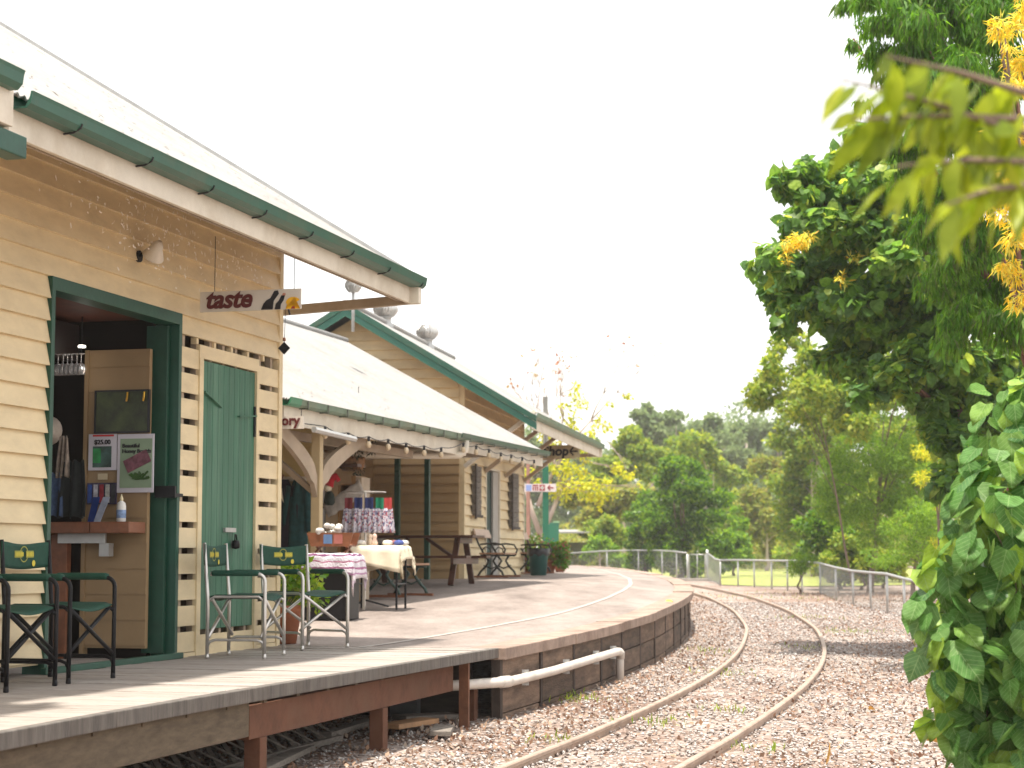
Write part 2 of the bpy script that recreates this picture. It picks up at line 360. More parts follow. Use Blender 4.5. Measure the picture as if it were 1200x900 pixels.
# ---- coping and retaining wall along the curved edge
rw = thing('retaining_wall', 'weathered timber sleeper wall holding up the curved platform edge', 'wall', (0, 0, 0))
cop = MB(); yy = 16.10; k = 0
while yy < 76:
    L = 2.3; y1 = min(yy + L - .015, 76); n = 3; prev = None
    jo = random.uniform(-.012, .012); jz = random.uniform(-.012, .012)
    pts = []
    for i in range(n + 1):
        y = yy + (y1 - yy) * i / n; x = xe(y); t = (xe(y + .2) - xe(y - .2)) / .4; nn = Vector((1, -t, 0)).normalized()
        pts.append((Vector((x + jo, y, ez(y) + jz)), nn))
    for i in range(n):
        (p, a), (q, b) = pts[i], pts[i + 1]; vs = []
        for c, m_ in ((p, a), (q, b)):
            vs += [c - m_ * .29 - Vector((0, 0, .09)), c + m_ * .03 - Vector((0, 0, .09)), c + m_ * .03 + Vector((0, 0, .012)), c - m_ * .29 + Vector((0, 0, .012))]
        cop.add(vs, [(0, 1, 2, 3), (7, 6, 5, 4), (0, 4, 5, 1), (1, 5, 6, 2), (2, 6, 7, 3), (3, 7, 4, 0)])
    yy += L
cop.build('coping', copingm, rw, bevel=.008)
def wall_pt(y, off): t = (xe(y + .2) - xe(y - .2)) / .4; nn = Vector((1, -t, 0)).normalized(); return Vector((xe(y), y, 0)) + nn * off
yy = 16.15
while yy < 70:
    L = 1.18; y1 = yy + L
    for bi in range(3):
        zt0 = ez(yy) - .095 - bi * .235; zt1 = ez(y1) - .095 - bi * .235; zb0 = max(zt0 - .225, gz(yy) - .1); zb1 = max(zt1 - .225, gz(y1) - .1)
        if zt0 - zb0 < .03: continue
        j = random.uniform(-.01, .006); vs = []
        for y, zt, zb in ((yy + .045, zt0, zb0), (y1 - .045, zt1, zb1)):
            a, b = wall_pt(y, -.12), wall_pt(y, -.03 + j); vs += [(a.x, a.y, zb), (b.x, b.y, zb), (b.x, b.y, zt), (a.x, a.y, zt)]
        MB().add(vs, [(0, 1, 2, 3), (7, 6, 5, 4), (0, 4, 5, 1), (1, 5, 6, 2), (2, 6, 7, 3), (3, 7, 4, 0)]).build('plank', panelm, rw, bevel=.006)
    p = wall_pt(yy, -.055); a = math.atan2(1, (xe(yy + .2) - xe(yy - .2)) / .4)
    pm = MB().box(-.035, .035, -.03, .05, gz(yy) - .1, ez(yy) - .085); po = pm.build('post', mat('dark_post', (.05, .035, .028), .8, .3, 8, .1), rw)
    po.location = (p.x, p.y, 0); po.rotation_euler = (0, 0, a)
    yy += L

# ---- railway track
def xt(y): return float(np.interp(y, TY, TX))
_k = [(-10, -6.1), (-4, -4.1), (2, -2.2), (8, -.62), (12.65, .62), (15.6, 1.50), (18.9, 2.38), (21.8, 3.02), (24.8, 3.56), (30.2, 4.32), (37.9, 5.00), (46.6, 5.38), (55, 5.36), (64, 5.05), (74, 4.4), (90, 2.4)]
ky = np.array([a for a, b in _k]); kx = np.array([b for a, b in _k])
TY = np.linspace(-10, 90, 401); TX = np.interp(TY, ky, kx)
for _ in range(60): TX[1:-1] = .25 * TX[:-2] + .5 * TX[1:-1] + .25 * TX[2:]
tr = thing('railway_track', 'narrow rusty railway track curving left beside the platform', 'railway track')
for side in (-1, 1):
    r_ = MB(); prof = [(-.05, 0), (-.05, .012), (-.011, .026), (-.011, .058), (-.026, .068), (-.026, .09), (-.019, .098), (.019, .098), (.026, .09), (.026, .068), (.011, .058), (.011, .026), (.05, .012), (.05, 0)]
    rings = []
    for i in range(0, 401, 2):
        y = TY[i]; t = (TX[min(i + 2, 400)] - TX[max(i - 2, 0)]) / (TY[min(i + 2, 400)] - TY[max(i - 2, 0)]); nn = Vector((1, -t, 0)).normalized()
        c = Vector((TX[i], y, gz(y) - .03)) + nn * (.545 * side); rings.append([c + nn * a + Vector((0, 0, b)) for a, b in prof + prof[:1]])
    r_.grid(rings); r_.build('rail', rail_m, tr)
slp = mat('sleeper_timber', (.15, .10, .075), .85, .3, 6, .3)
y = 9.0
while y < 60:
    t = (xt(y + .3) - xt(y - .3)) / .6; s_ = MB().box(-.8, .8, -.09, .09, -.12, -.012).build('sleeper', slp, tr)
    s_.location = (xt(y), y, gz(y) - .012); s_.rotation_euler = (0, 0, -math.atan(t)); y += .72

# ---- timber deck in front of the shop
A1 = az(1185); B1O = Vector((-2.084, 16.631, 0)); RZ1 = PI / 2 - A1
def fr(o, a, s, t, z=0): return Vector((o[0] + math.sin(a) * s - math.cos(a) * t, o[1] + math.cos(a) * s + math.sin(a) * t, z))
td = thing('timber_deck', 'bleached wide plank deck in front of the shop door', 'deck', (B1O.x, B1O.y, 0), RZ1)
deckm = island_mat('deck_planks', [(.33, .295, .265), (.385, .345, .315), (.40, .365, .335), (.35, .31, .28), (.39, .355, .325)], .75)
n_ = deckm.node_tree; bs = [x for x in n_.nodes if x.type == 'BSDF_PRINCIPLED'][0]
lk = bs.inputs['Base Color'].links[0]; src = lk.from_socket
tcn = n_.nodes.new("ShaderNodeTexCoord"); mpn = n_.nodes.new("ShaderNodeMapping"); mpn.inputs['Scale'].default_value = (9, .8, 2)
nsn = n_.nodes.new("ShaderNodeTexNoise"); nsn.inputs['Scale'].default_value = 6; nsn.inputs['Detail'].default_value = 8; nsn.inputs['Roughness'].default_value = .75
rpn = n_.nodes.new("ShaderNodeValToRGB"); rpn.color_ramp.elements[0].position = .3; rpn.color_ramp.elements[0].color = (.38, .33, .30, 1); rpn.color_ramp.elements[1].position = .58
mmn = n_.nodes.new("ShaderNodeMixRGB"); mmn.blend_type = 'MULTIPLY'; mmn.inputs[0].default_value = .75
n_.links.new(tcn.outputs['Object'], mpn.inputs[0]); n_.links.new(mpn.outputs[0], nsn.inputs[0]); n_.links.new(nsn.outputs[0], rpn.inputs[0])
n_.links.new(src, mmn.inputs[1]); n_.links.new(rpn.outputs[0], mmn.inputs[2]); n_.links.new(mmn.outputs[0], bs.inputs['Base Color'])
bpn = n_.nodes.new("ShaderNodeBump"); bpn.inputs['Strength'].default_value = .3; bpn.inputs['Distance'].default_value = .01; n_.links.new(nsn.outputs[0], bpn.inputs['Height']); n_.links.new(bpn.outputs[0], bs.inputs['Normal'])
dk = MB(); s = -14.0
def edge_t(s): return float(np.interp(s, [-14, -8, -6.1, -3.6, .06], [-1.98, -1.95, -1.87, -1.95, -2.04]))
while s < .02:
    wd = min(random.uniform(.17, .21), .06 - s); j = random.uniform(-.004, .004)
    if wd < .05: break
    e = edge_t(s); dk.box(s + .002, s + wd - .002, e + .06, .18 if s < -4.3 or s > -2.05 else 1.4, .545, .62 + j)
    s += wd
dk.build('decking', deckm, td, bevel=.004)
fa = MB(); s = -14.0
while s < .05:
    L = min(2.4, .06 - s)
    if L < .1: break
    vs = []
    for q in (s, s + L - .004):
        e = edge_t(q); vs += [(q, e, .54), (q, e + .058, .54), (q, e + .058, .624), (q, e, .624)]
    fa.add(vs, [(0, 1, 2, 3), (7, 6, 5, 4), (0, 4, 5, 1), (1, 5, 6, 2), (2, 6, 7, 3), (3, 7, 4, 0)]); s += L
fa.build('edge_board', mat('edge_board_timber', (.125, .112, .10), .8, .4, 5, .3, stretch=(4, 1, .5), dirt=(.12, .10, .085), dirt_amt=.8, dirt_scale=2), td, bevel=.006)
bm_old = mat('bearer_old', (.105, .078, .05), .8, .35, 6, .25, stretch=(1, 1, 4))
MB().box(-13.9, -5.0, -1.86, -1.76, .33, .538).build('bearer', bm_old, td, bevel=.005)
MB().box(-4.995, -.75, -1.86, -1.76, .31, .515).build('bearer', bearer_m, td, bevel=.005)
MB().box(-13.9, -.3, -.75, -.65, .31, .538).build('bearer', bm_old, td)
s = -13.6
while s < -.2:
    MB().box(s, s + .05, -1.87, .3, .515, .5425).build('joist', bm_old, td); s += .55
for s in (-11.2, -8.9, -7.1, -4.85, -2.55, -.16):
    MB().box(s, s + .11, -1.87, -1.765, -.12, .31).build('post', bearer_m, td, bevel=.004)
    if s < -1: MB().box(s, s + .12, -.76, -.64, -.12, .31).build('post', bearer_m, td)
MB().box(-.62, -.58, -1.95, -1.87, -.05, .54).build('post', mat('rust_steel', (.17, .07, .035), .7, .3, 8, .1), td)
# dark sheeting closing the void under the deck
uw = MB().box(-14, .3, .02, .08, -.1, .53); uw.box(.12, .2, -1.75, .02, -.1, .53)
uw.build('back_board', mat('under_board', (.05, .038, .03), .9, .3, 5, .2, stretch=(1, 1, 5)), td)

# ================================================================== SHOP (near building)
sh = thing('weatherboard_shop', 'near cream weatherboard shop with open doorway and white iron roof', 'building', (B1O.x, B1O.y, 0), RZ1)
D0, D1, DT = -4.14, -2.13, 3.20                      # doorway in s and its head height
Z0 = .60
hole = (D0, D1, 0, DT)
fw = MB(); boards(fw, -13, 0, .70, 4.3, .1525, [(D0, 0.1, 0, 3.22)], F3=FRONT, th=.038); boards(fw, D1, 0, 3.14, 3.2925, .1525, F3=FRONT, th=.038)
backing(fw, -13, -4.14, .68, 4.3, 0, -.09, [], FRONT); backing(fw, D0, -.0, DT + .05, 4.3, 0, -.09, [], FRONT)
fw.build('front_wall', cream, sh)
sl = MB()                                            # slatted ventilated part
boards(sl, D1, -1.735, .655, 3.091, .203, F3=FRONT, gap=.047); boards(sl, -.50, -.05, .655, 3.091, .203, F3=FRONT, gap=.047)
boards(sl, -1.735, -.5, .60, .80, .2, F3=FRONT, gap=.02)
sl.box(-1.735, -1.66, -.034, .03, .60, 2.985); sl.box(-.553, -.50, -.034, .03, .60, 2.985); sl.box(-1.735, -.5, -.03, .03, 2.985, 3.091)
sl.box(D1 - .0, -.05, -.028, 0, .595, .65)
for k in range(6): s0 = D1 + .06 + k * .345; sl.box(s0 + .29, s0 + .33, -.02, .03, 3.092, 3.139)
sl.build('slatted_wall', cream, sh)
st = MB()
for s in np.arange(D1 + .13, -.1, .26): st.box(s, s + .045, .001, .05, .6, 3.22)
st.build('stud_frame', tan_trim, sh)
MB().box(-.05, .03, -.036, .09, .58, 4.3).build('corner_board', cream, sh, bevel=.004)
ew = MB(); boards(ew, .0, 7.0, .6, 4.3, .1525, F3=lambda a, o, z: (.0 + o, a, z)); ew.box(-.07, 0, .09, 7.0, .6, 4.3)
gl = lambda z: (-1.2 + (z - 3.86) / .622, 9.2 - (z - 3.86) / .622)
boards(ew, .0, 7.0, 4.3, 6.9, .1525, lim=gl, F3=lambda a, o, z: (.0 + o, a, z))
ew.build('end_wall', cream, sh)
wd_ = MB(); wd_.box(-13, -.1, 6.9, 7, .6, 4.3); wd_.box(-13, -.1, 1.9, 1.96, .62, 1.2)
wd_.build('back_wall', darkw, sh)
# dark lining behind the slats and the dark room
rm = MB(); rm.box(D1 - .02, -.08, .55, .6, .6, 4.2)
rm.build('inner_lining', mat('raw_inside', (.10, .05, .03), .8, .3, 5, .1), sh)
# roof
PIT = .622
rf = MB(); corrugated(rf, -13, .72, -1.09, 3.915, 4.0, 3.915 + 5.09 * PIT); corrugated(rf, -13, .72, 9.2, 3.90, 4.0, 3.90 + 5.16 * PIT)
rf.build('roof', roofm, sh)
vc = MB(); vc.beam((.71, -1.1, 3.925), (.71, 4.0, 3.925 + 5.1 * PIT), .05, .022, (1, 0, 0)); vc.build('verge_capping', galv, sh)
rl = MB(); rl.box(-13, .7, -.95, -.93, 3.71, 3.74)
for s in np.arange(-6.3, .7, .62): rl.beam((s, -.96, 3.86), (s, 4.0, 3.86 + 4.96 * PIT), .045, .08)
rl.build('rafters', tan_trim, sh)
cl = MB(); cl.add([(-6.5, -.9, 3.90), (.62, -.9, 3.90), (.62, 4, 3.90 + 4.9 * PIT - .06), (-6.5, 4, 3.90 + 4.9 * PIT - .06)], [(0, 1, 2, 3)]); cl.build('roof_lining', brown_board, sh, solid=.01)
fc = MB().box(-6.5, .60, -1.035, -1.0, 3.695, 3.90); fc.build('fascia', white_trim, sh, bevel=.004)
gt = MB(); gutter(gt, -6.48, .72, -1.16, 3.935, .12, .095); gto = gt.build('gutter', gutter_green, sh)
for s in np.arange(-5.9, .7, .93):
    b = MB(); b.tube([(s, -1.04, 3.828), (s, -1.10, 3.832), (s, -1.148, 3.855), (s, -1.158, 3.88)], .0065, 6); b.build('gutter_bracket', blackp, gto)
MB().box(.60, .68, -1.12, -.85, 3.69, 3.89).build('eave_end_block', white_trim, sh, bevel=.004)
tb = MB(); tb.beam((.62, -1.02, 3.73), (.62, .35, 3.66), .07, .085); tb.build('tie_beam', tan_trim, sh, bevel=.004)
# older eave nearer the camera: box end, second gutter, beam end
pe = MB().box(-9.9, -7.02, -1.36, -1.05, 3.60, 3.79); pe.build('box_eave', white_trim, sh, bevel=.004)
g2 = MB(); gutter(g2, -9.9, -7.06, -1.44, 3.88, .12, .10); g2.build('upper_gutter', gutter_green, sh)
MB().box(-9.5, -6.84, -1.34, -1.22, 3.47, 3.585).build('green_beam', green, sh, bevel=.006)
MB().lathe([(.01, -.22), (.05, -.16), (.06, -.08), (.055, 0)], (-7.22, -1.28, 3.47), 12).build('turned_drop', white_trim, sh, smooth=True)
MB().tube([(-8, 2.95, 6.42), (-2.5, 2.95, 6.42)], .012, 6).build('ridge_pipe', galv, sh)
# door frame
df = MB(); df.box(D0 - .03, D0 + .02, -.045, .12, .60, DT + .03); df.box(D1 - .02, D1 + .03, -.045, .16, .56, DT + .03); df.box(D0 - .03, D1 + .029, -.046, .12, DT, DT + .092)
df.build('door_frame', green, sh, bevel=.004)
MB().box(D0 - .1, D1 + .03, -.10, -.055, .62, .665).build('threshold', green, sh, bevel=.006)
# the opened door leaf folded inwards against the right jamb
dl = MB().box(D1 - .075, D1 - .035, .03, .21, .66, DT - .01); dlo = dl.build('door', mat('dark_green_door', (.010, .055, .033), .5, .2, 6, .05), sh, bevel=.004)
MB().box(D1 - .10, D1 + .06, -.058, -.03, 1.86, 1.885).build('latch', black, dlo)
MB().box(D1 - .115, D1 - .09, -.07, .1, 1.85, 1.94).build('latch', black, dlo)
# green double shutter door in the slats
gd = MB()
for k in range(10):
    s0 = -1.655 + k * .1095; gd.box(s0 + .002, s0 + .1075, -.016, .012, .82, 2.972)
gdo = gd.build('shutter_door', green_door, sh, bevel=.003)
hg = MB(); hg.beam((-1.64, -.026, 2.72), (-1.30, -.026, 2.62), .012, .035, (0, 1, 0)); hg.build('strap_hinge', green_door, gdo)
hg = MB(); hg.beam((-.56, -.026, 2.60), (-.93, -.026, 2.57), .012, .03, (0, 1, 0)); hg.build('strap_hinge', green_door, gdo)
MB().box(-.585, -.56, -.03, -.016, 2.42, 2.68).build('hinge_plate', black, gdo)
MB().box(-1.20, -.98, -.04, -.017, 1.60, 1.635).build('hasp', galv, gdo)
pl = MB(); pl.lathe([(.005, 0), (.032, .008), (.036, .04), (.03, .07), (.01, .075)], (-1.02, -.055, 1.46), 10); pl.tube([(-1.04, -.055, 1.53), (-1.035, -.055, 1.58), (-1.01, -.055, 1.58), (-1.0, -.055, 1.53)], .006, 6); pl.build('padlock', black, gdo, smooth=True)
# inside the doorway
pw = MB()
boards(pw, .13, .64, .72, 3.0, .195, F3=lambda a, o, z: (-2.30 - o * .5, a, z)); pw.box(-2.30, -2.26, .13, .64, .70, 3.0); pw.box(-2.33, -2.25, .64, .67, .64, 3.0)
pw.build('partition_wall', cream_shade, sh)
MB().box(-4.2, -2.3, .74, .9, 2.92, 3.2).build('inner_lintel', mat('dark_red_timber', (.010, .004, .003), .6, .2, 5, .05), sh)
MB().box(-5.5, -2.2, .12, 6.8, 3.24, 3.28).build('ceiling', mat('red_ceiling', (.10, .03, .016), .6, .3, 6, .05), sh)
MB().box(-12.9, -.15, .2, 6.85, .56, .6).build('floor', redwood, sh)
ct = MB(); ct.box(-2.62, -2.34, .125, .45, 1.575, 1.66); ct.box(-2.62, -2.34, .455, .80, 1.575, 1.66); ct.box(-2.62, -2.4, .81, 1.3, 1.575, 1.66); ct.build('counter', redwood, sh, bevel=.006)
cb = MB(); cb.box(-2.46, -2.44, .40, .80, 1.50, 1.575); cb.box(-2.44, -2.36, .38, .46, 1.40, 1.5); cb.build('counter_bracket', galv, sh)
MB().box(-2.42, -2.35, .74, .88, .62, 1.575).build('counter_post', redwood, sh, bevel=.006)
co = MB(xf=lambda a, b, c: (c, a, b)); n = 40
co.grid([[(.88 + .40 * i / n, z, -2.42 + .012 * math.sin(i * 2 * PI / 5)) for i in range(n + 1)] for z in (.62, 1.575)]); co.build('corrugated_front', mat('corrugated_grey', (.42, .42, .41), .4, .1, 5, 0, metal=.4), sh, smooth=True)
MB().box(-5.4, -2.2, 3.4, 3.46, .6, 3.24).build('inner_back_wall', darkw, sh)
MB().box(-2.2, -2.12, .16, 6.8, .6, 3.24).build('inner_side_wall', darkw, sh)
shf = MB()
for z in (1.3, 1.75, 2.1, 2.45): shf.box(-3.8, -2.4, 3.0, 3.38, z, z + .03)
shf.build('shelf', browntim, sh)
def sp(s, t, z): return fr(B1O, A1, s, t, z)           # shop frame to world

def on_plane_s(px, py, S, o=B1O, a=A1):
    d = ray(px, py); u = Vector((math.sin(a), math.cos(a), 0)); q = Vector((o[0], o[1], 0)) + u * S
    t = (q - Vector((0, 0, EYE))).dot(u) / d.dot(u); p = Vector((0, 0, EYE)) + d * t
    v = Vector((-math.cos(a), math.sin(a), 0)); return (p - q).dot(v), p.z
# things on the partition: framed picture, posters, note
def card(name, label, cat, px0, py0, px1, py1, S, m, th=.012, group=None):
    t0, z1 = on_plane_s(px0, py0, S); t1, z0 = on_plane_s(px1, py1, S)
    o = thing(name, label, cat, sp(S, (t0 + t1) / 2, (z0 + z1) / 2), RZ1, group)
    W, H = abs(t0 - t1), z1 - z0
    MB().box(-th, 0, -W / 2, W / 2, -H / 2, H / 2).build('sheet', m, o)
    return o, W, H, th
ROT_END = (PI / 2, 0, -PI / 2)                       # text reading on a face that looks to -s
def patch(o, name, y0, y1, z0, z1, m, x=-.016):
    return MB().box(x, -.011, y0, y1, z0, z1).build(name, m, o)
o, W, H, th = card('dark_picture', 'dark green framed picture hung highest on the partition inside the doorway', 'picture', 113, 458, 176, 507, -2.32, mat('picture_green', (.030, .042, .012), .4, .7, 8, 0), .02)
fm = MB(); fm.box(-.03, 0, -W / 2, W / 2, H / 2 - .012, H / 2); fm.box(-.03, 0, -W / 2, W / 2, -H / 2, -H / 2 + .012); fm.box(-.03, 0, -W / 2, -W / 2 + .012, -H / 2, H / 2); fm.box(-.03, 0, W / 2 - .012, W / 2, -H / 2, H / 2); fm.build('frame', blackp, o)
for y in (-W / 2 + .04, -.05): MB().tube([(-.035, y, H / 2 - .02), (-.04, y, H / 2 - .06), (-.035, y + .008, H / 2 - .09)], .008, 6).build('brass_charm', mat('brass', (.6, .35, .05), .3, .2, 5, 0, metal=.8), o)
paper = mat('poster_paper', (.52, .50, .55), .6, .03, 5, 0)
o, W, H, th = card('price_poster', 'white poster with a green photo panel and price, left of the larger poster', 'poster', 105, 509, 137, 551, -2.32, paper)
patch(o, 'photo', -W * .32, W * .34, -H * .42, H * .16, mat('poster_photo_dark', (.03, .07, .06), .5, .8, 9, 0))
patch(o, 'green_area', W * .05, W * .33, -H * .3, H * .1, mat('poster_green_area', (.02, .22, .06), .5, .4, 20, 0), -.018)
text_mesh('$25.00', .05, blackp, 'price_lettering', o, (-.0165, 0, H * .27), ROT_END, .001)
patch(o, 'red_strip', -W * .4, W * .35, H * .43, H * .48, mat('red_print', (.45, .02, .02), .5, .1, 5, 0))
o, W, H, th = card('honey_poster', 'large pale green honey board poster beside the door jamb', 'poster', 139, 509, 180, 577, -2.32, paper)
patch(o, 'green_area', -W * .46, W * .42, -H * .42, H * .42, mat('poster_sage', (.22, .30, .20), .6, .12, 4, 0))
text_mesh('Beautiful\nHoney Boards', .042, blackp, 'title_lettering', o, (-.0185, W * .36, H * .25), ROT_END, .001, align='LEFT')
b = MB(); b.beam((-.018, W * .25, -.03), (-.018, -W * .38, .06), .02, .10, (0, 0, 1)); b.build('board_picture', mat('poster_board', (.16, .06, .08), .6, .6, 25, 0), o)
lf = MB(); [lf.tube([(-.02, -W * .1 + random.uniform(-.07, .06), -H * .27), (-.022, -W * .1 + random.uniform(-.1, .08), -H * .27 + random.uniform(0, .07))], .008, 5) for _ in range(22)]; lf.build('plant_picture', mat('poster_leaf', (.03, .08, .015), .6, .3, 9, 0), o)
o, W, H, th = card('small_note', 'small cream note pinned under the price poster', 'note', 115, 555, 126, 562, -2.32, mat('note_paper', (.5, .42, .28), .7, .05, 5, 0), .006)
o, W, H, th = card('photo_collage', 'dark collage of blue and white pictures above the counter', 'picture', 103, 566, 137, 591, -2.32, mat('collage', (.04, .03, .06), .5, .8, 30, 0))
for i, c in enumerate([(.02, .06, .25), (.4, .4, .45), (.25, .02, .03), (.45, .45, .42), (.05, .05, .06)]):
    patch(o, 'picture_strip', W / 2 - W * (i + 1) / 5 + .008, W / 2 - W * i / 5 - .008, -H * .42, H * .42, mat('collage_%s' % 'abcde'[i], c, .5, .5, 20, 0), -.017)
# bottle and brochures on the counter
t_, z_ = on_plane_s(142, 607, -2.48)
bo = thing('squeeze_bottle', 'white squeeze bottle with blue mark standing on the counter', 'bottle', sp(-2.48, t_, 1.66))
MB().lathe([(.03, 0), (.036, .01), (.036, .12), (.03, .145), (.012, .16), (.011, .165)], (0, 0, 0), 16).build('body', whitep, bo, smooth=True)
MB().lathe([(.014, .162), (.014, .178), (.005, .2), (.003, .212)], (0, 0, 0), 12).build('cap', mat('cream_cap', (.7, .62, .4), .5, .05, 5, 0), bo, smooth=True)
lb = MB(); lb.lathe([(.0365, .03), (.0368, .032), (.0368, .09), (.0365, .092)], (0, 0, 0), 16); lb.build('label', mat('blue_label', (.20, .30, .50), .5, .5, 30, 0), bo, smooth=True)
for (px, c, lab, tl) in ((108, (.015, .04, .18), 'dark blue brochure leaning at the left end of the counter', .12), (115, (.38, .42, .52), 'pale blue rolled brochure leaning beside the dark blue one', .35)):
    t_, z_ = on_plane_s(px, 607, -2.46)
    b = MB().add([(-.02, -.028, 0), (-.02, .028, 0), (.03, .028 - .05 * tl * 3, .19), (.03, -.028 - .05 * tl * 3, .19)], [(0, 1, 2, 3)]).build('brochure', mat('brochure_%d' % px, c, .4, .3, 10, 0), solid=.006)
    b.location = sp(-2.46, t_, 1.662); b.rotation_euler = (0, 0, RZ1); tag(b, lab, 'brochure')
# hanging wine glasses, lamp and clothes in the dark room
glassm = MATS.setdefault('glass', bpy.data.materials.new('glass')); glassm.use_nodes = True
gb = glassm.node_tree.nodes['Principled BSDF']; gb.inputs['Base Color'].default_value = (.9, .9, .9, 1); gb.inputs['Roughness'].default_value = .08; gb.inputs['Transmission Weight'].default_value = .75
rk = thing('glass_rack', 'dark rail holding upside down wine glasses inside the dim doorway', 'rack', sp(-2.8, 1.25, 0), RZ1)
MB().box(-.02, .02, -.35, .3, 2.92, 2.94).build('rail', black, rk)
g0 = None
for k, px in enumerate((68, 74, 79, 84, 90, 95)):
    t_, z_ = on_plane_s(px, 425, -2.8)
    if g0 is None:
        g0 = thing('wine_glass', 'upside down wine glass hanging from the rail inside the doorway', 'glass', (0, 0, 0), 0, 'wine glasses on the rail')
        MB().lathe([(.03, 0), (.028, -.004), (.004, -.01), (.004, -.07), (.03, -.085), (.036, -.12), (.03, -.16), (.028, -.16), (.033, -.12), (.026, -.09), (.002, -.078)], (0, 0, 0), 14).build('bowl', glassm, g0, smooth=True); g = g0
    else: g = dup(g0)
    g.location = sp(-2.8, t_, 2.92)
lm = thing('room_lamp', 'small lit oval lamp glowing in the dim room behind the glasses', 'lamp', sp(-2.6, 1.05, 2.38))
t_, z_ = on_plane_s(95, 433, -2.5); lm.location = sp(-2.5, t_, z_)
MB().lathe([(.005, -.02), (.03, -.014), (.036, 0), (.03, .014), (.01, .02)], (0, 0, 0), 14).build('bulb', mat('lamp_glow', (1, .93, .82), .5, 0.01, 2, 0, emit=4), lm, smooth=True)
MB().tube([(0, 0, .03), (0, 0, .6)], .004, 6).build('cord', black, lm)
lm2 = thing('ceiling_lamp', 'flat lit lamp under the ceiling inside the doorway', 'lamp'); t_, z_ = on_plane_s(96, 406, -2.5); lm2.location = sp(-2.5, t_, z_)
MB().lathe([(.028, -.008), (.03, 0), (.028, .008)], (0, 0, 0), 14).build('diffuser', MATS['lamp_glow'], lm2)
MB().tube([(0, 0, .012), (0, 0, .35)], .004, 6).build('cord', black, lm2)
def garment(name, label, cat, loc, rz, w, h, m, group=None, fold=5, th=.03, taper=.75, seed=0):
    g = MB(); rr = random.Random(seed); ph = rr.uniform(0, 6); nx, nz = 16, 12; rows = []
    for i in range(nz + 1):
        v = i / nz; ww = w * (taper + (1 - taper) * min(1, v * 1.6)) / 2
        rows.append([(-ww + 2 * ww * j / nx, th * (.4 + v) * math.sin(fold * j / nx * 2 * PI / 2 + ph + v), -h * v + .01 * math.sin(j * 1.3 + ph)) for j in range(nx + 1)])
    g.grid(rows); o = g.build(name, m, smooth=True, solid=.008); o.location = loc; o.rotation_euler = (0, 0, rz); tag(o, label, cat, group); return o
t_, z_ = on_plane_s(92 - 2, 590, -2.9)
for px, py, c, lab, w_, h_ in ((60, 555, (.04, .07, .14), 'blue patterned apron hanging low inside the dark doorway', .22, .32), (75, 512, (.20, .16, .13), 'narrow pale scarf hanging behind the left door jamb', .09, .3), (85, 540, (.005, .008, .008), 'black coat hanging beside the partition in the doorway', .26, .42)):
    t_, z_ = on_plane_s(px, py, -2.9); garment('hanging_cloth', lab, 'clothing', sp(-2.9, t_, z_), RZ1 - PI / 2, w_, h_, mat('cloth_%d' % px, c, .85, .5, 18, .1), seed=px)
t_, z_ = on_plane_s(58, 505, -2.7)
ht = thing('round_hat', 'round pale straw hat hung just inside the left door jamb', 'hat', sp(-2.7, t_, z_), RZ1)
hb = MB(xf=lambda a, b, c: (-c, a, b)); hb.lathe([(.10, 0), (.11, .004), (.06, .012), (.055, .06), (.04, .075), (.002, .078)], (0, 0, 0), 20); hb.build('crown', mat('straw', (.42, .36, .30), .8, .15, 40, .2), ht, smooth=True)

# floodlight on the shop wall
fl = thing('wall_floodlight', 'small white bell floodlight on the shaded wall above the doorway', 'light', sp(-2.85, -.02, 3.63), RZ1)
MB().lathe([(.001, 0), (.045, 0), (.045, .02), (.001, .02)], (0, 0, 0), 12).build('base', black, fl).rotation_euler = (PI / 2, 0, 0)
MB().tube([(0, 0, 0), (0, -.08, .03)], .015, 8).build('bracket', black, fl)
hd = MB().lathe([(.02, .10), (.04, .07), (.05, .03), (.085, -.04), (.083, -.045), (.045, .02), (.003, .04)], (0, 0, 0), 18).build('shade', mat('lamp_white', (.68, .62, .52), .4, .08, 5, 0), fl, smooth=True)
hd.location = (.02, -.13, .03); hd.rotation_euler = (R(35), R(-30), 0)
# white flecks scattered under the eave
n = 330; V = []; 
rngw = random.Random(5); wb = MB()
for i in range(n):
    if rngw.random() < .75: s = rngw.gauss(-2.75, .62); z = 3.80 + rngw.gauss(0, .15) - (s + 2.75) * .04
    else: s = rngw.gauss(-1.1, .4); z = 3.78 + rngw.gauss(0, .09)
    if s > -.1: continue
    a = rngw.uniform(0, PI); L = rngw.uniform(.014, .038); t = -.06 - rngw.random() * .10
    wb.add([(s, t, z), (s + L * math.cos(a), t, z + L * math.sin(a)), (s + L * math.cos(a) + .003, t - .003, z + L * math.sin(a) + .008), (s + .003, t - .003, z + .008)], [(0, 1, 2, 3)])
wo_ = wb.build('wall_flecks', mat('fleck_white', (.80, .74, .66), .6, .05, 5, 0)); wo_.location = (B1O.x, B1O.y, 0); wo_.rotation_euler = (0, 0, RZ1); tag(wo_, 'scattered pale flecks on the shaded wall', 'fleck', kind='stuff')

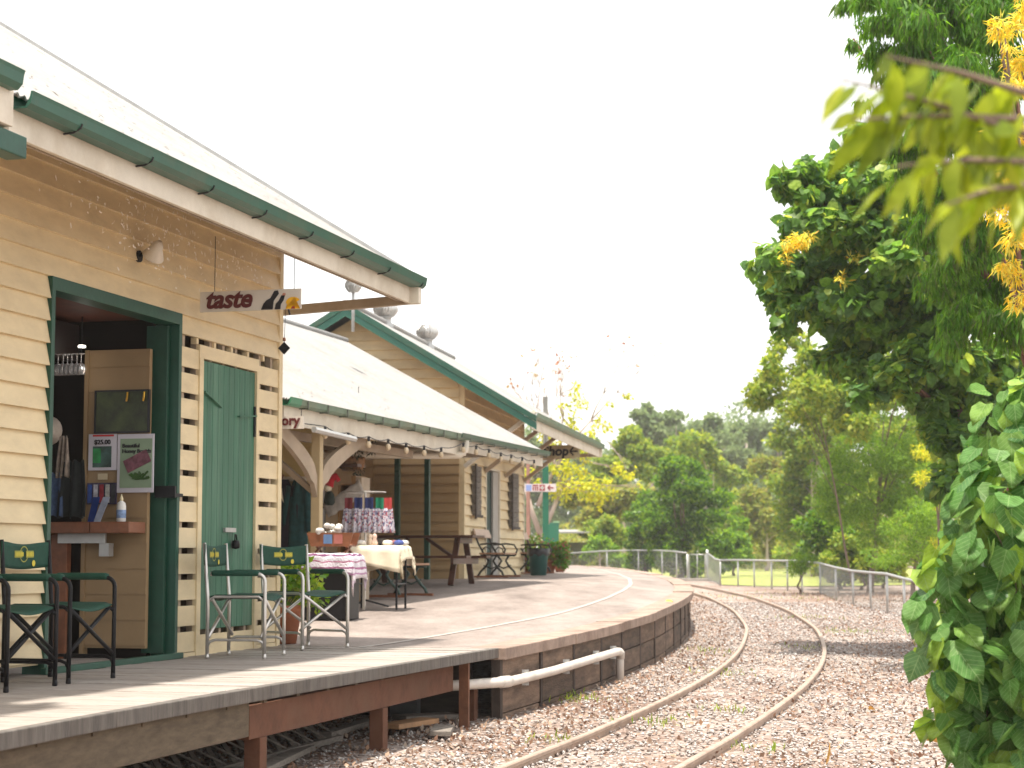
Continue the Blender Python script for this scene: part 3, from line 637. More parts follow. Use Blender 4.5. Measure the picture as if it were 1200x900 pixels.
# "taste" sign hanging from the eave
TS = -2.0
(tl, zt_), (tr_, zb_) = on_plane_s(235, 343, TS), on_plane_s(353, 363, TS)
W_, H_ = abs(tl - tr_), .16
ts = thing('taste_sign', 'white hanging sign reading taste with dark bottles and yellow fruit', 'sign', sp(TS, (tl + tr_) / 2, (zt_ + zb_) / 2 + .005), RZ1)
MB().box(-.008, .008, -W_ / 2, W_ / 2, -H_ / 2, H_ / 2).build('board', signw, ts, bevel=.002)
text_mesh('taste', .205, redbrown, 'lettering', ts, (-.011, W_ / 2 - .045, .012), ROT_END, .0062, .25, align='LEFT', space=.97)
def wedge(name, pts, m, x=-.0125):
    MB().prism(pts, lambda a, b: (x, a, b), lambda a, b: (-.0085, a, b)).build(name, m, ts)
h = H_ / 2; q = lambda f: W_ / 2 - W_ * f
wedge('bottle_print', [(q(.61), -h + .002), (q(.635), -.03), (q(.665), -.003), (q(.70), .01), (q(.74), .067), (q(.775), .070), (q(.785), .045), (q(.735), -.01), (q(.725), -h + .002)], blackp)
wedge('bottle_print', [(q(.745), -h + .002), (q(.755), -.035), (q(.785), -.01), (q(.81), .03), (q(.845), .03), (q(.83), -.01), (q(.805), -.04), (q(.80), -h + .002)], blackp)
wedge('bottle_neck_print', [(q(.815), .028), (q(.825), .048), (q(.85), .048), (q(.85), .028)], mat('pink_print', (.45, .2, .13), .5, .1, 9, 0))
wedge('fruit_print', [(q(.85), -h + .002)] + [(q(.925) + .060 * math.cos(a), -.03 + .045 * math.sin(a)) for a in np.linspace(PI * .85, -.1, 10)] + [(q(.995), -h + .002)], orangep)
wedge('fruit_print', [(q(.905), -h + .002), (q(.915), -.06), (q(.94), -.055), (q(.945), -h + .002)], mat('red_fruit', (.35, .05, .02), .5, .1, 9, 0), -.0135)
for y in (W_ / 2 - .12, -W_ / 2 + .06):
    MB().tube([(0, y, h), (0, y, .52)], .003, 5).build('hanging_wire', black, ts)
wc = thing('wind_chime', 'small dark square chime dangling below the taste sign', 'wind chime'); t_, z_ = on_plane_s(333, 408, TS); wc.location = sp(TS, t_, z_); wc.rotation_euler = (0, 0, RZ1)
MB(xf=lambda a, b, c: (c, (a + b) * .7, (b - a) * .7)).box(-.035, .035, -.035, .035, -.006, .006).build('plate', black, wc)
MB().tube([(0, 0, .05), (0, -.01, .33)], .002, 4).build('string', black, wc); MB().lathe([(.002, .05), (.014, .06), (.01, .08), (.002, .085)], (0, 0, 0), 8).build('bead', redwood, wc)
MB().tube([(0, -.03, .31), (0, -.045, .26)], .007, 6).build('clapper', blackp, wc)

# ================================================================== VERANDAH SHELTER (middle)
A2 = az(1215); MO = Vector((.58, 31, 0)); RZ2 = PI / 2 - A2
A3 = az(980); BO = Vector((-.894, 33.524, 0)); RZ3 = PI / 2 - A3
vs_ = thing('verandah_shelter', 'long open verandah with white iron roof and bracketed posts between the two weatherboard buildings', 'shelter', (MO.x, MO.y, 0), RZ2)
def mp_(s, t, z): return fr(MO, A2, s, t, z)
MP = .553; S0 = -12.2
rf = MB(); corrugated(rf, S0, 0, 0, 3.10, 3.55, 3.10 + 3.55 * MP); corrugated(rf, S0, 0, 7.1, 3.10, 3.55, 3.10 + 3.55 * MP); rf.build('roof', roofm, vs_)
MB().tube([(S0, 3.55, 3.12 + 3.55 * MP), (0, 3.55, 3.12 + 3.55 * MP)], .05, 8).build('ridge_cap', roofm, vs_, smooth=True)
cl = MB(); cl.add([(S0, .12, 3.09), (-.1, .12, 3.09), (-.1, 3.55, 3.02 + 3.5 * MP), (S0, 3.55, 3.02 + 3.5 * MP)], [(0, 1, 2, 3)]); cl.build('roof_lining', brown_board, vs_, solid=.01)
fas = MB(); fas.box(-11.12, -4.35, .075, .105, 2.83, 3.07); fas.build('fascia', white_trim, vs_)
MB().box(-4.34, 0, .075, .105, 2.88, 3.07).build('fascia', white_trim, vs_)
gt = MB(); gutter(gt, -10.85, -4.3, -.03, 3.115, .10, .085); go = gt.build('gutter', gutter_old, vs_)
gt = MB(); gutter(gt, -4.9, .05, -.05, 3.125, .10, .075); gt.build('gutter', gutter_green, vs_)
gt = MB(); gutter(gt, -11.18, -10.84, -.03, 3.12, .10, .09); gt.build('gutter', mat('gutter_new_green', (.03, .20, .10), .35, .1, 4, 0), vs_)
for s in np.arange(-10.7, 0, .62):
    b = MB(); b.box(s, s + .022, -.036, .07, 3.018, 3.03); b.box(s, s + .022, -.04, -.034, 3.02, 3.11); b.build('gutter_bracket', mat('bracket_dark', (.06, .07, .05), .5, .2, 8, 0), go)
MB().tube([(-4.6, .0, 3.03), (-4.62, .0, 2.90), (-4.72, .05, 2.82), (-5.2, .5, 2.80), (-6.9, 2.6, 2.78)], .05, 10).build('downpipe', white_trim, vs_, smooth=True)
MB().tube([(-10.6, -.07, 2.80), (-9.3, -.07, 2.77)], .035, 6).build('blind_roll', galv, vs_)
rr_ = MB()
for s in np.arange(S0 + .3, 0, .9): rr_.beam((s, .12, 3.03), (s, 3.5, 2.98 + 3.4 * MP), .045, .09)
rr_.build('rafters', tan_trim, vs_)
bmz = MB(); bmz.box(S0, -5.6, .45, .53, 2.74, 2.84); bmz.build('plate_beam', tan_trim, vs_)
for s in (-11.9, -9.68, -5.0, -.1):
    b = MB(); b.box(s - .04, s + .04, .1 if s < -1 else .6, 3.6, 2.90 if s < -1 else 3.04, 3.02 if s < -1 else 3.14); b.build('tie_beam', tan_trim if s < -1 else white_trim, vs_)
def bracket(s0, s1, t, zb, zt, d=.07):                 # arched bracket in the plane of the eave
    pts = []; n = 12
    for i in range(n + 1):
        f = i / n; a = f * PI / 2; pts.append((s0 + (s1 - s0) * (1 - math.cos(a)), zb + (zt - zb) * math.sin(a) ** 1.15))
    inner = [(p[0], p[1]) for p in pts]; outer = [(p[0] - (s1 - s0) * .18 * (1 - i / n) * (1 if i else 1) , p[1] + .14 * (i / n)) for i, p in enumerate(pts)]
    poly = inner + [(s1, zt + .12)] + [(s0 - (s1 - s0) * .02, zt + .12 - .0)] if False else inner + outer[::-1]
    return MB().prism(poly, lambda a, b: (a, t - d / 2, b), lambda a, b: (a, t + d / 2, b))
POSTM = mat('post_cream', (.48, .37, .21), .55, .1, 3, .05)
for (s, t) in ((-9.68, .25), (-11.9, .25)):
    p0 = mp_(s, t, 0)
    MB().box(s - .055, s + .055, t - .055, t + .055, dz(p0.x, p0.y) - .02, 2.9).build('post', POSTM, vs_, bevel=.008)
    if s > -11:
        for sg, L in ((1, 1.5), (-1, 1.3)):
            zb = 2.02; n = 14; s_a = s + sg * .065
            inn = [(s_a + sg * L * (i / n), zb + .06 + (2.78 - zb - .06) * (i / n) ** .62 + (.02 * math.sin(i * 2.1) if i < 4 else 0)) for i in range(n + 1)]
            out = [(s_a + sg * L * (i / n), min(2.86, zb + .30 + (2.86 - zb - .25) * (i / n) ** .55)) for i in range(n + 1)]
            MB().prism(inn + out[::-1], lambda a, b: (a, t - .03, b), lambda a, b: (a, t + .03, b)).build('bracket', tan_trim, vs_)
        MB().beam((s, t + .05, 2.15), (s, t + .9, 2.85), .06, .09, (1, 0, 0)).build('brace', tan_trim, vs_)
for (px, py) in ((501, 678.2), (466, 680)):
    p = deck(px, py) if px > 480 else None
    # slim green steel posts just in front of the far end wall
    Y = 32.6; x = (px - CX) / F * Y / math.cos(PITCH) * 1.0; p = Vector((x * .997, Y, 0)); rel = p - MO
    s = rel.x * math.sin(A2) + rel.y * math.cos(A2); t = -rel.x * math.cos(A2) + rel.y * math.sin(A2)
    MB().box(s - .045, s + .045, t - .045, t + .045, dz(p.x, p.y) - .02, 3.16).build('steel_post', green, vs_, bevel=.004)
MB().box(-.05, .07, .35, 4.0, 3.10, 3.20).build('end_beam', white_trim, vs_)
MB().box(.08, 1.7, 1.45, 3.7, 3.21, 3.24).build('end_ceiling', tan_trim, vs_)
bw = MB(); boards(bw, -12, 1.9, .6, 3.2, .17, F3=lambda a, o, z: (a, 3.72 - o, z)); bw.box(-12, 1.9, 3.72, 3.78, .6, 5.0); bw.build('back_wall', cream_shade, vs_)
wn = MB(); wn.box(-3.6, -.6, 3.66, 3.70, 1.5, 2.8); wo2 = wn.build('window', mat('dim_window', (.10, .10, .09), .2, .3, 2, 0), vs_)
cu = MB(); cu.grid([[(-3.55 + .05 * i, 3.63 + .015 * math.sin(i * 1.9), z) for i in range(25)] for z in (1.5, 2.75)]); cu.build('curtain', mat('curtain_grey', (.36, .33, .30), .8, .2, 9, 0), wo2, solid=.005)
MB().box(-1.75, -.9, 3.62, 3.65, 1.6, 2.7).build('yellow_panel', mat('yellow_panel', (.42, .34, .10), .7, .1, 4, 0), wo2)
MB().box(-7.5, -7.42, 1.12, 3.72, .6, 3.4).build('partition', mat('yellow_wall', (.52, .40, .18), .65, .1, 4, .05), vs_)
MB().box(-7.54, -7.5, 1.25, 1.75, 2.36, 2.42).build('hook_board', white_trim, vs_)

# "ory" sign on the verandah near the shop
SO = -11.25
tl, zt_ = on_plane_s(322, 488, SO, MO, A2); tr_, zb_ = on_plane_s(356, 501, SO, MO, A2)
og = thing('verandah_sign', 'white board sign ending in ory under the verandah eave', 'sign', mp_(SO, (tl + tr_) / 2, (zt_ + zb_) / 2), RZ2)
W_ = abs(tl - tr_); MB().box(-.01, .01, -W_ / 2, W_ / 2, -.075, .06).build('board', signw, og)
text_mesh('ory', .15, redbrown, 'lettering', og, (-.0135, -.02, .012), ROT_END, .005, .0)
for y in (-W_ / 2 + .03, W_ / 2 - .03): MB().tube([(0, y, .05), (0, y, .13)], .004, 5).build('hanging_wire', black, og)
# festoon bulbs under the gutter
fs = thing('festoon_lights', 'string of round clear bulbs strung below the verandah gutter', 'string lights', (MO.x, MO.y, 0), RZ2)
bulbpx = [(381, 510), (408, 517), (432, 521), (455, 524), (476, 528), (497, 531), (517, 533), (543, 527), (558, 530), (573, 534), (587, 538), (599, 540), (612, 543), (626, 546)]
ss = [-10.1, -9.2, -8.45, -7.75, -7.0, -6.3, -5.6, -4.6, -3.95, -3.2, -2.5, -1.9, -1.2, -.5]
bulbm = mat('bulb_glass', (.62, .50, .34), .15, .05, 5, 0)
cable = []
for i, ((px, py), s) in enumerate(zip(bulbpx, ss)):
    d = ray(px, py); v = Vector((-math.cos(A2), math.sin(A2), 0)); q = MO + v * .0
    t = (q - Vector((0, 0, EYE))).dot(v) / d.dot(v); p = Vector((0, 0, EYE)) + d * t; s = (p - MO).dot(Vector((math.sin(A2), math.cos(A2), 0))); z = p.z
    cable.append((s, 0, z + .10)); 
    b = MB().lathe([(.002, -.045), (.026, -.03), (.034, 0), (.026, .03), (.012, .045)], (s, 0, z), 10).build('bulb', bulbm, fs, smooth=True)
    MB().lathe([(.018, .04), (.018, .09), (.006, .1)], (s, 0, z), 8).build('socket', blackp, b)
pts = []
for i in range(len(cable) - 1):
    a, b = Vector(cable[i]), Vector(cable[i + 1])
    for k in range(6): f = k / 6; pts.append(a.lerp(b, f) + Vector((0, 0, -.035 * math.sin(f * PI))))
MB().tube([(-10.7, 0, 2.86)] + pts + [cable[-1]], .006, 5).build('cable', blackp, fs)

# ================================================================== STATION BUILDING (far)
sb = thing('station_building', 'far cream weatherboard station building with green bargeboards and roof vents', 'building', (BO.x, BO.y, 0), RZ3)
BL = 6.56; DH = (2.14, 3.58)
W1 = (.72, 1.36, 2.16, 3.06); W2 = (4.66, 5.55, 2.0, 3.12)
fw = MB(); holes = [(2.14, 3.58, 0, 3.05)]
boards(fw, .05, BL, 1.0, 4.5, .19, holes, F3=FRONT, th=.055); backing(fw, .05, BL, .9, 4.5, 0, -.1, holes, FRONT); fw.build('front_wall', cream, sb)
MB().box(-.0, .07, -.045, .05, .95, 4.5).build('corner_board', cream, sb); MB().box(BL - .05, BL + .03, -.045, .08, .95, 4.5).build('corner_board', white_trim, sb)
BP = .60; gz0 = 3.80; gl = lambda z: ((z - gz0) / BP - 1.40 + .22, 5.4 - (z - gz0) / BP - .22)
ewl = MB(); boards(ewl, 0.05, 4.0, 1.0, 3.19, .17, F3=ENDF, th=.045); ewl.box(.0, .1, .05, 4.0, .9, 3.19); ewl.build('end_wall', brown_board, sb)
gb_ = MB(); boards(gb_, .05, 4.0, 3.19, 5.85, .175, lim=gl, F3=ENDF, th=.055); 
gb_.prism([(.05, 3.19), (4.0, 3.19), (4.0, 4.55), (2.0, 5.72), (.05, 4.55)], lambda a, b: (0, a, b), lambda a, b: (.08, a, b)); gb_.build('gable_wall', cream, sb)
bk = MB(); bk.box(0, BL, 3.9, 4, .9, 4.5); bk.box(BL - .1, BL, .1, 3.9, .9, 4.5); bk.prism([(.05, 4.5), (4.0, 4.5), (2.0, 5.72)], lambda a, b: (BL - .1, a, b), lambda a, b: (BL, a, b)); bk.build('back_wall', cream, sb)
rf = MB(); corrugated(rf, -.62, 9.0, -1.42, 3.84, 2.0, 3.84 + 3.42 * BP); corrugated(rf, -.62, 9.0, 5.42, 3.84, 2.0, 3.84 + 3.42 * BP); rf.build('roof', roofm, sb)
cl = MB(); cl.add([(-.55, -1.25, 3.87), (8.9, -1.25, 3.87), (8.9, 2.0, 3.87 + 3.2 * BP), (-.55, 2.0, 3.87 + 3.2 * BP)], [(0, 1, 2, 3)]); cl.build('roof_lining', brown_board, sb, solid=.012)
MB().tube([(-.62, 2, 3.87 + 3.42 * BP), (9, 2, 3.87 + 3.42 * BP)], .06, 8).build('ridge_cap', roofm, sb, smooth=True)
for sg in (1, -1):
    f = lambda a, b, sg=sg: (2.0 - sg * (3.42 - a), b)
    for off, thk, x0, x1 in ((0, .11, -.665, -.63), (-.115, .13, -.645, -.615)):
        pz = lambda a: 3.86 + a * BP + off
        poly = [f(-.03, pz(-.03)), f(3.42, pz(3.42)), f(3.42, pz(3.42) - thk), f(-.03, pz(-.03) - thk)]
        MB().prism(poly, lambda a, b: (x0, a, b), lambda a, b: (x1, a, b)).build('bargeboard', gutter_green if off == 0 else mat('barge_green', (.03, .135, .095), .45, .12, 4, .03), sb)
MB().box(-.60, 8.9, -1.36, -1.33, 3.62, 3.82).build('fascia', white_trim, sb)
gt = MB(); gutter(gt, -.60, 9.05, -1.47, 3.90, .11, .10); gt.build('gutter', gutter_old, sb)
MB().box(8.9, 8.97, -1.42, -1.1, 3.62, 3.85).build('eave_end_block', white_trim, sb)
MB().beam((8.93, -1.34, 3.68), (8.93, .2, 3.58), .06, .08).build('tie_beam', tan_trim, sb)
for s in (.05, 2.05, 4.27, 6.54):
    MB().beam((s, -.04, 3.00), (s, -1.33, 3.98), .07, .12, (1, 0, 0)).build('brace', tan_trim if s > .1 else white_trim, sb, bevel=.004)
dr = MB().box(2.17, 3.2, .03, .07, 1.0, 3.02).build('door', mat('door_dark_green', (.008, .04, .035), .5, .2, 4, .03), sb)
f_ = MB(); f_.box(2.10, 2.17, -.05, .06, 1.0, 3.1); f_.box(3.55, 3.62, -.05, .06, 1.0, 3.1); f_.box(2.10, 3.62, -.05, .06, 3.05, 3.11); f_.build('frame', white_trim, dr)
MB().box(3.0, 3.56, -.02, .02, 1.02, 3.04).build('door', mat('door_pale_grey', (.38, .36, .33), .6, .1, 4, .03), sb)
MB().lathe([(.001, 0), (.03, .005), (.03, .03), (.001, .035)], (2.3, -.0, 1.95), 8).build('handle', galv, dr)
for wnd, ja in ((W1, .05), (W2, .09)):
    b = MB(); zc = wnd[2]; 
    while zc < wnd[3] - .05:
        hgt = .10; o_ = random.uniform(-.02, .02); b.box(wnd[0] - .02 + o_ * .5, wnd[1] + o_, -.10, -.045, zc, zc + hgt - .008); zc += hgt
    wb_ = b.build('louvre_shutter', mat('old_shutter', (.15, .135, .12), .85, .35, 7, .3, stretch=(1, 1, 3)), sb)
    e_ = MB(); e_.box(wnd[0] - .03, wnd[0] + .05, -.13, -.101, wnd[2] - .08, wnd[3] + .02); e_.box(wnd[0] + .0, wnd[1] + .02, -.13, -.101, wnd[2] - .05, wnd[2]); e_.build('frame', mat('shutter_frame', (.06, .05, .045), .8, .2, 7, .1), wb_)
for s in (2.4, 6.2):
    v = thing('roof_ventilator', 'spherical metal turbine ventilator', 'ventilator')
    v.parent = sb; v.location = (s, 2.0, 3.76 + 3.42 * BP); 
    for k_ in ('label', 'category'): del v[k_]
    MB().lathe([(.16, -.1), (.15, .06), (.11, .12), (.11, .2), (.15, .22)], (0, 0, 0), 18).build('throat', galv, v, smooth=True)
    vn = MB()
    for k in range(22):
        a = 2 * PI * k / 22; rows = []
        for i in range(9):
            f = i / 8; r = .12 + .10 * math.sin(f * PI); aa = a + .25 * math.sin(f * PI); rows.append([(r * math.cos(aa), r * math.sin(aa), .22 + .30 * f), ((r + .028) * math.cos(aa + .16), (r + .028) * math.sin(aa + .16), .22 + .30 * f)])
        vn.grid(rows)
    vn.lathe([(.12, .52), (.10, .545), (.01, .56)], (0, 0, 0), 18); vn.lathe([(.10, .2), (.17, .30), (.19, .37), (.17, .45), (.10, .53)], (0, 0, 0), 18); vn.build('turbine', mat('vent_metal', (.50, .49, .47), .3, .1, 5, 0, metal=.7), v, solid=.003)
# third ventilator seen past the near roof's eave, on the shop verandah ridge
v3 = thing('ridge_ventilator', 'pale turbine ventilator on the verandah ridge seen behind the near eave', 'ventilator'); v3.location = at(414, 335, 27.5)
vb = v3.location
MB().tube([(0, 0, -.85), (0, 0, -.1)], .035, 8).build('pipe', galv, v3, smooth=True)
vn = MB()
for k in range(16):
    a = 2 * PI * k / 16; vn.grid([[((.08 + .09 * math.sin(f * PI)) * math.cos(a + .3 * f), (.08 + .09 * math.sin(f * PI)) * math.sin(a + .3 * f), -.12 + .26 * f), ((.11 + .09 * math.sin(f * PI)) * math.cos(a + .2 + .3 * f), (.11 + .09 * math.sin(f * PI)) * math.sin(a + .2 + .3 * f), -.12 + .26 * f)] for f in [i / 6 for i in range(7)]])
vn.lathe([(.09, .13), (.07, .15), (.01, .16)], (0, 0, 0), 12); vn.lathe([(.07, -.12), (.13, 0), (.07, .13)], (0, 0, 0), 12); v3.scale = (.65, .65, .8); vn.build('turbine', MATS['vent_metal'], v3, solid=.003)
# shop sign with arrow, hanging beyond the verandah roof
p = at(656, 529, 39.0)
sg_ = thing('shop_sign', 'dark lettered shop sign with arrow hanging under the station eave', 'sign', p, RZ3)
MB().box(-.008, .008, -.42, .40, -.13, .13).build('board', mat('sign_yellowish', (.42, .36, .22), .5, .3, 2, 0), sg_)
text_mesh('Shop', .27, blackp, 'lettering', sg_, (-.0115, .09, .0), ROT_END, .010, .1)
ar = MB(xf=lambda a, b, c: (c, -a, b)); ar.beam((.21, 0, -.011), (.38, 0, -.011), .003, .035, (0, 1, 0)); ar.beam((.21, 0, -.011), (.29, .085, -.011), .003, .035, (0, 1, 0)); ar.beam((.21, 0, -.011), (.29, -.085, -.011), .003, .035, (0, 1, 0)); ar.build('arrow', blackp, sg_)
for y in (-.3, .3): MB().tube([(0, y, .13), (0, y, .75)], .006, 5).build('hanging_wire', black, sg_)

# ================================================================== FURNITURE
def chair_model(name, label, tube_m, foot, group):
    c = thing(name, label, 'chair', group=group); W, D = .285, .225
    for sx in (-1, 1):
        x = W * sx
        def arc(cx, cz, r, a0, a1, n=5): return [(x, cx + r * math.cos(a0 + (a1 - a0) * i / n), cz + r * math.sin(a0 + (a1 - a0) * i / n)) for i in range(n + 1)]
        r = .06; pts = [(x, -D, 0)] + [(x, -D, .3)] + arc(-D + r, .64 - r, r, PI, PI / 2) + [(x, D - .02, .64)]
        MB().tube(pts, .0145, 8).build('arm_leg', tube_m, c, smooth=True)
        MB().tube([(x, D, 0), (x, D, .45), (x, D + .035, .88)], .0145, 8).build('back_leg', tube_m, c, smooth=True)
        MB().tube([(x, -D, .09), (x, -D + .02, .125), (x, -D + .06, .14), (x, D - .06, .14), (x, D - .02, .125), (x, D, .09)], .011, 8).build('stretcher', tube_m, c, smooth=True)
        MB().tube([(x * .96, -D + .0, .43), (x * .96, -D + .05, .468), (x * .96, D - .05, .468), (x * .96, D, .43)], .0115, 8).build('seat_rail', tube_m, c, smooth=True)
        MB().tube([(x, -D + .05, .645), (x, -D + .07, .648), (x, D - .05, .648), (x, D - .03, .645)], [.02, .024, .024, .02], 10).build('arm_pad', canvas_m, c, smooth=True)
        for y in (-D, D):
            MB().lathe([(.015, 0), (.017, .004), (.015, .035)], (x, y, 0), 8).build('foot', foot, c, smooth=True)
    for y, zz in ((-D + .018, .003), (D - .018, 0)):
        for sx in (-1, 1):
            MB().tube([(-W * sx + .006 * sx, y + .011 * sx, .16), (W * sx - .012 * sx, y + .011 * sx, .455)], .0135, 8).build('cross_bar', tube_m, c, smooth=True)
    st_ = MB(); rows = []
    for i in range(9):
        y = -D + .01 + (2 * D - .02) * i / 8
        rows.append([(-W * .97 + 2 * W * .97 * j / 10, y, .482 - .035 * math.sin(PI * j / 10) - (.014 if i in (0, 8) else 0)) for j in range(11)])
    st_.grid(rows); st_.build('seat', canvas_m, c, smooth=True, solid=.006)
    bk_ = MB(); rows = []
    for i in range(7):
        z = .70 + .165 * i / 6; rows.append([(-W - .014 + 2 * (W + .014) * j / 14, D + .025 + .03 * math.sin(PI * j / 14) + .003 * math.sin(j * 2 + i), z + .006 * math.cos(PI * j / 7) + (-.006 * math.sin(PI * j / 14) if i == 6 else 0)) for j in range(15)])
    bk_.grid(rows); bo_ = bk_.build('backrest', canvas_m, c, smooth=True, solid=.008)
    y0 = D + .025 + .03 - .010; lg = MB(xf=lambda a, b, cc: (a, y0 - .002 - cc, b + .79))
    def ring(cx, cz, r, w, n=16): lg.grid([[(cx + rr * math.cos(2 * PI * k / n), cz + rr * math.sin(2 * PI * k / n), .001) for k in range(n + 1)] for rr in (r, r - w)])
    ring(0, 0, .052, .007)
    for x0 in (-.115, .022):
        lg.add([(x0, -.022, .002), (x0 + .093, -.022, .002), (x0 + .093, .022, .002), (x0, .022, .002)], [(0, 1, 2, 3)])
    lg.build('logo_plate', mat('logo_dull_yellow', (.30, .30, .05), .6, .1, 20, 0), bo_)
    lt = MB(xf=lambda a, b, cc: (a, y0 - .006 - cc, b + .79)); rr = random.Random(3)
    x = -.105
    while x < .108:
        wd = rr.uniform(.008, .014)
        if not (-.018 < x < .018 - wd * 0): lt.add([(x, -.014, 0), (x + wd, -.014, 0), (x + wd, .014 - rr.uniform(0, .006), 0), (x, .014, 0)], [(0, 1, 2, 3)])
        x += wd + .006
    lt.grid([[(.115 + rr2 * math.cos(2 * PI * k / 14), -.058 + rr2 * math.sin(2 * PI * k / 14), 0) for k in range(15)] for rr2 in (.020, .001)])
    lt.build('logo_lettering', yellowp, bo_)
    return c
cb1 = chair_model('folding_chair', 'black framed green canvas chair cut by the photo edge beside the doorway', black, black, 'folding chairs outside the shop')
cs1 = chair_model('folding_chair', 'silver framed green canvas chair set against the green shutter door', silver, silver, 'folding chairs outside the shop')
def put_chair(c, center, face):                      # face = heading of its front, from +y clockwise
    c.location = (center.x, center.y, .624); c.rotation_euler = (0, 0, -face + PI)
fA = A1 + PI / 2
put_chair(cb1, Vector((-3.04, 11.19, 0)), fA)
cb2 = dup(cb1); put_chair(cb2, Vector((-2.85, 11.93, 0)), fA + .02); cb2['label'] = 'black framed green canvas chair in front of the left doorway edge'
put_chair(cs1, Vector((-2.07, 14.74, 0)), R(98))
cs2 = dup(cs1); put_chair(cs2, Vector((-1.76, 16.12, 0)), R(126)); cs2['label'] = 'silver framed green canvas chair in front of the potted plant'

def wood_box(mb, cx, cy, cz, sx, sy, sz): mb.box(cx - sx / 2, cx + sx / 2, cy - sy / 2, cy + sy / 2, cz - sz / 2, cz + sz / 2)
# picnic table
pt = thing('picnic_table', 'dark brown timber picnic table with attached benches beside the green posts', 'table')
p = at(489, 680, 29.6); pt.location = (p.x, p.y, dz(p.x, p.y)); pt.rotation_euler = (0, 0, R(-14))
for k in range(5): 
    MB().box(-1.0, 1.0, -.36 + k * .146, -.36 + k * .146 + .138, .725, .765).build('top_plank', browntim, pt, bevel=.004)
for sgn in (-1, 1):
    b = MB(); b.box(-1.0, 1.0, sgn * .60 - .13, sgn * .60 - .003, .41, .45); b.box(-1.0, 1.0, sgn * .60 + .003, sgn * .60 + .13, .41, .45); b.build('seat', browntim, pt, bevel=.004)
for x in (-.72, .72):
    for sgn in (-1, 1): MB().beam((x, sgn * .62, 0), (x, sgn * .22, .73), .045, .09, (1, 0, 0)).build('leg', browntim, pt)
    b = MB(); b.box(x + .03, x + .075, -.74, .74, .32, .41); b.box(x + .03, x + .075, -.36, .36, .64, .72); b.build('cross_rail', browntim, pt)
    MB().beam((x * .95, 0, .36), (x * .2, 0, .72), .045, .07, (0, 1, 0)).build('brace', browntim, pt)

iron = mat('cast_iron', (.015, .017, .015), .45, .3, 9, .05)
slatwood = mat('pale_slat', (.52, .40, .32), .6, .15, 5, .08, stretch=(.4, 2, 2))
slatbrown = mat('bench_slat_brown', (.30, .16, .09), .55, .2, 5, .08)
def cast_bench(label, back=True, L=1.3, green_legs=False, group=None):
    c = thing('cast_iron_bench' if back else 'backless_bench', label, 'bench', group=group); im = iron if not green_legs else mat('iron_green', (.03, .06, .05), .45, .3, 9, .05)
    for x in (-L / 2, L / 2):
        f = MB()
        f.tube([(x, -.24, 0), (x, -.20, .1), (x, -.10, .2), (x, -.04, .30), (x, -.10, .40)], .022, 6); f.tube([(x, .26, 0), (x, .20, .1), (x, .10, .2), (x, .04, .30), (x, .12, .40)], .022, 6)
        f.tube([(x, -.22, .40), (x, .2, .40)], .02, 6); f.tube([(x, -.14, .22), (x, 0, .16), (x, .14, .22)], .013, 6)
        if back:
            f.tube([(x, .12, .40), (x, .24, .62), (x, .33, .88)], .02, 6); f.tube([(x, -.22, .40), (x, -.26, .5), (x, -.2, .60), (x, -.05, .62), (x, .2, .6)], .018, 6); f.tube([(x, .0, .42), (x, .02, .52), (x, .10, .56), (x, .16, .5)], .012, 6)
        f.build('iron_frame', im, c, smooth=True)
        MB().box(x - .03, x + .03, -.32, .34, 0, .035).build('foot_board', redwood, c)
    for k in range(4): MB().box(-L / 2 - .08, L / 2 + .08, -.24 + k * .115, -.24 + k * .115 + .10, .42, .45).build('seat_slat', slatbrown, c, bevel=.004)
    if back:
        MB().beam((-L / 2 - .08, .285, .80), (L / 2 + .08, .285, .80), .03, .16, (0, .35, 1)).build('back_slat', slatwood, c, bevel=.004)
    return c
nb = cast_bench('first cast iron bench with pale back slat between the picnic table and the bin', group='iron benches along the station wall')
def place(o, px, py, rz, Y=None):
    p = deck(px, py) if Y is None else at(px, py, Y); o.location = (p.x, p.y, dz(p.x, p.y) + .004); o.rotation_euler = (0, 0, rz)
place(nb, 583, 675, RZ3, 34.8)
# bench local: back at +y must be the wall side; local x runs along the wall
nb.rotation_euler = (0, 0, RZ3)
n2 = dup(nb); n2['label'] = 'second cast iron bench standing partly behind the dark green bin'; place(n2, 627, 671, RZ3, 40.2)
bb = cast_bench('backless bench with dark iron legs behind the cloth covered table', back=False, L=1.15, green_legs=True); place(bb, 466, 690, RZ2, 25.6)

# bin
bn = thing('litter_bin', 'dark green round bin with black liner beside the second bench', 'bin'); place(bn, 631, 674.5, 0, 37.4)
MB().lathe([(.155, 0), (.20, .5), (.215, .52), (.205, .53), (.19, .5), (.15, .02)], (0, 0, 0), 24).build('body', mat('bin_green', (.012, .085, .075), .45, .1, 4, .02), bn, smooth=True)
ln_ = MB(); n = 28; rows = []
for r_, z in ((.19, .42), (.212, .53), (.226, .535), (.222, .44), (.218, .40)):
    rows.append([(r_ * (1 + .03 * math.sin(k * 2.3)) * math.cos(2 * PI * k / n), r_ * (1 + .03 * math.sin(k * 2.3)) * math.sin(2 * PI * k / n), z + (.03 * math.sin(k * 1.7) if z < .45 else 0)) for k in range(n + 1)])
ln_.grid(rows); ln_.build('liner', mat('bin_liner', (.01, .01, .012), .3, .2, 9, .1), bn, smooth=True)

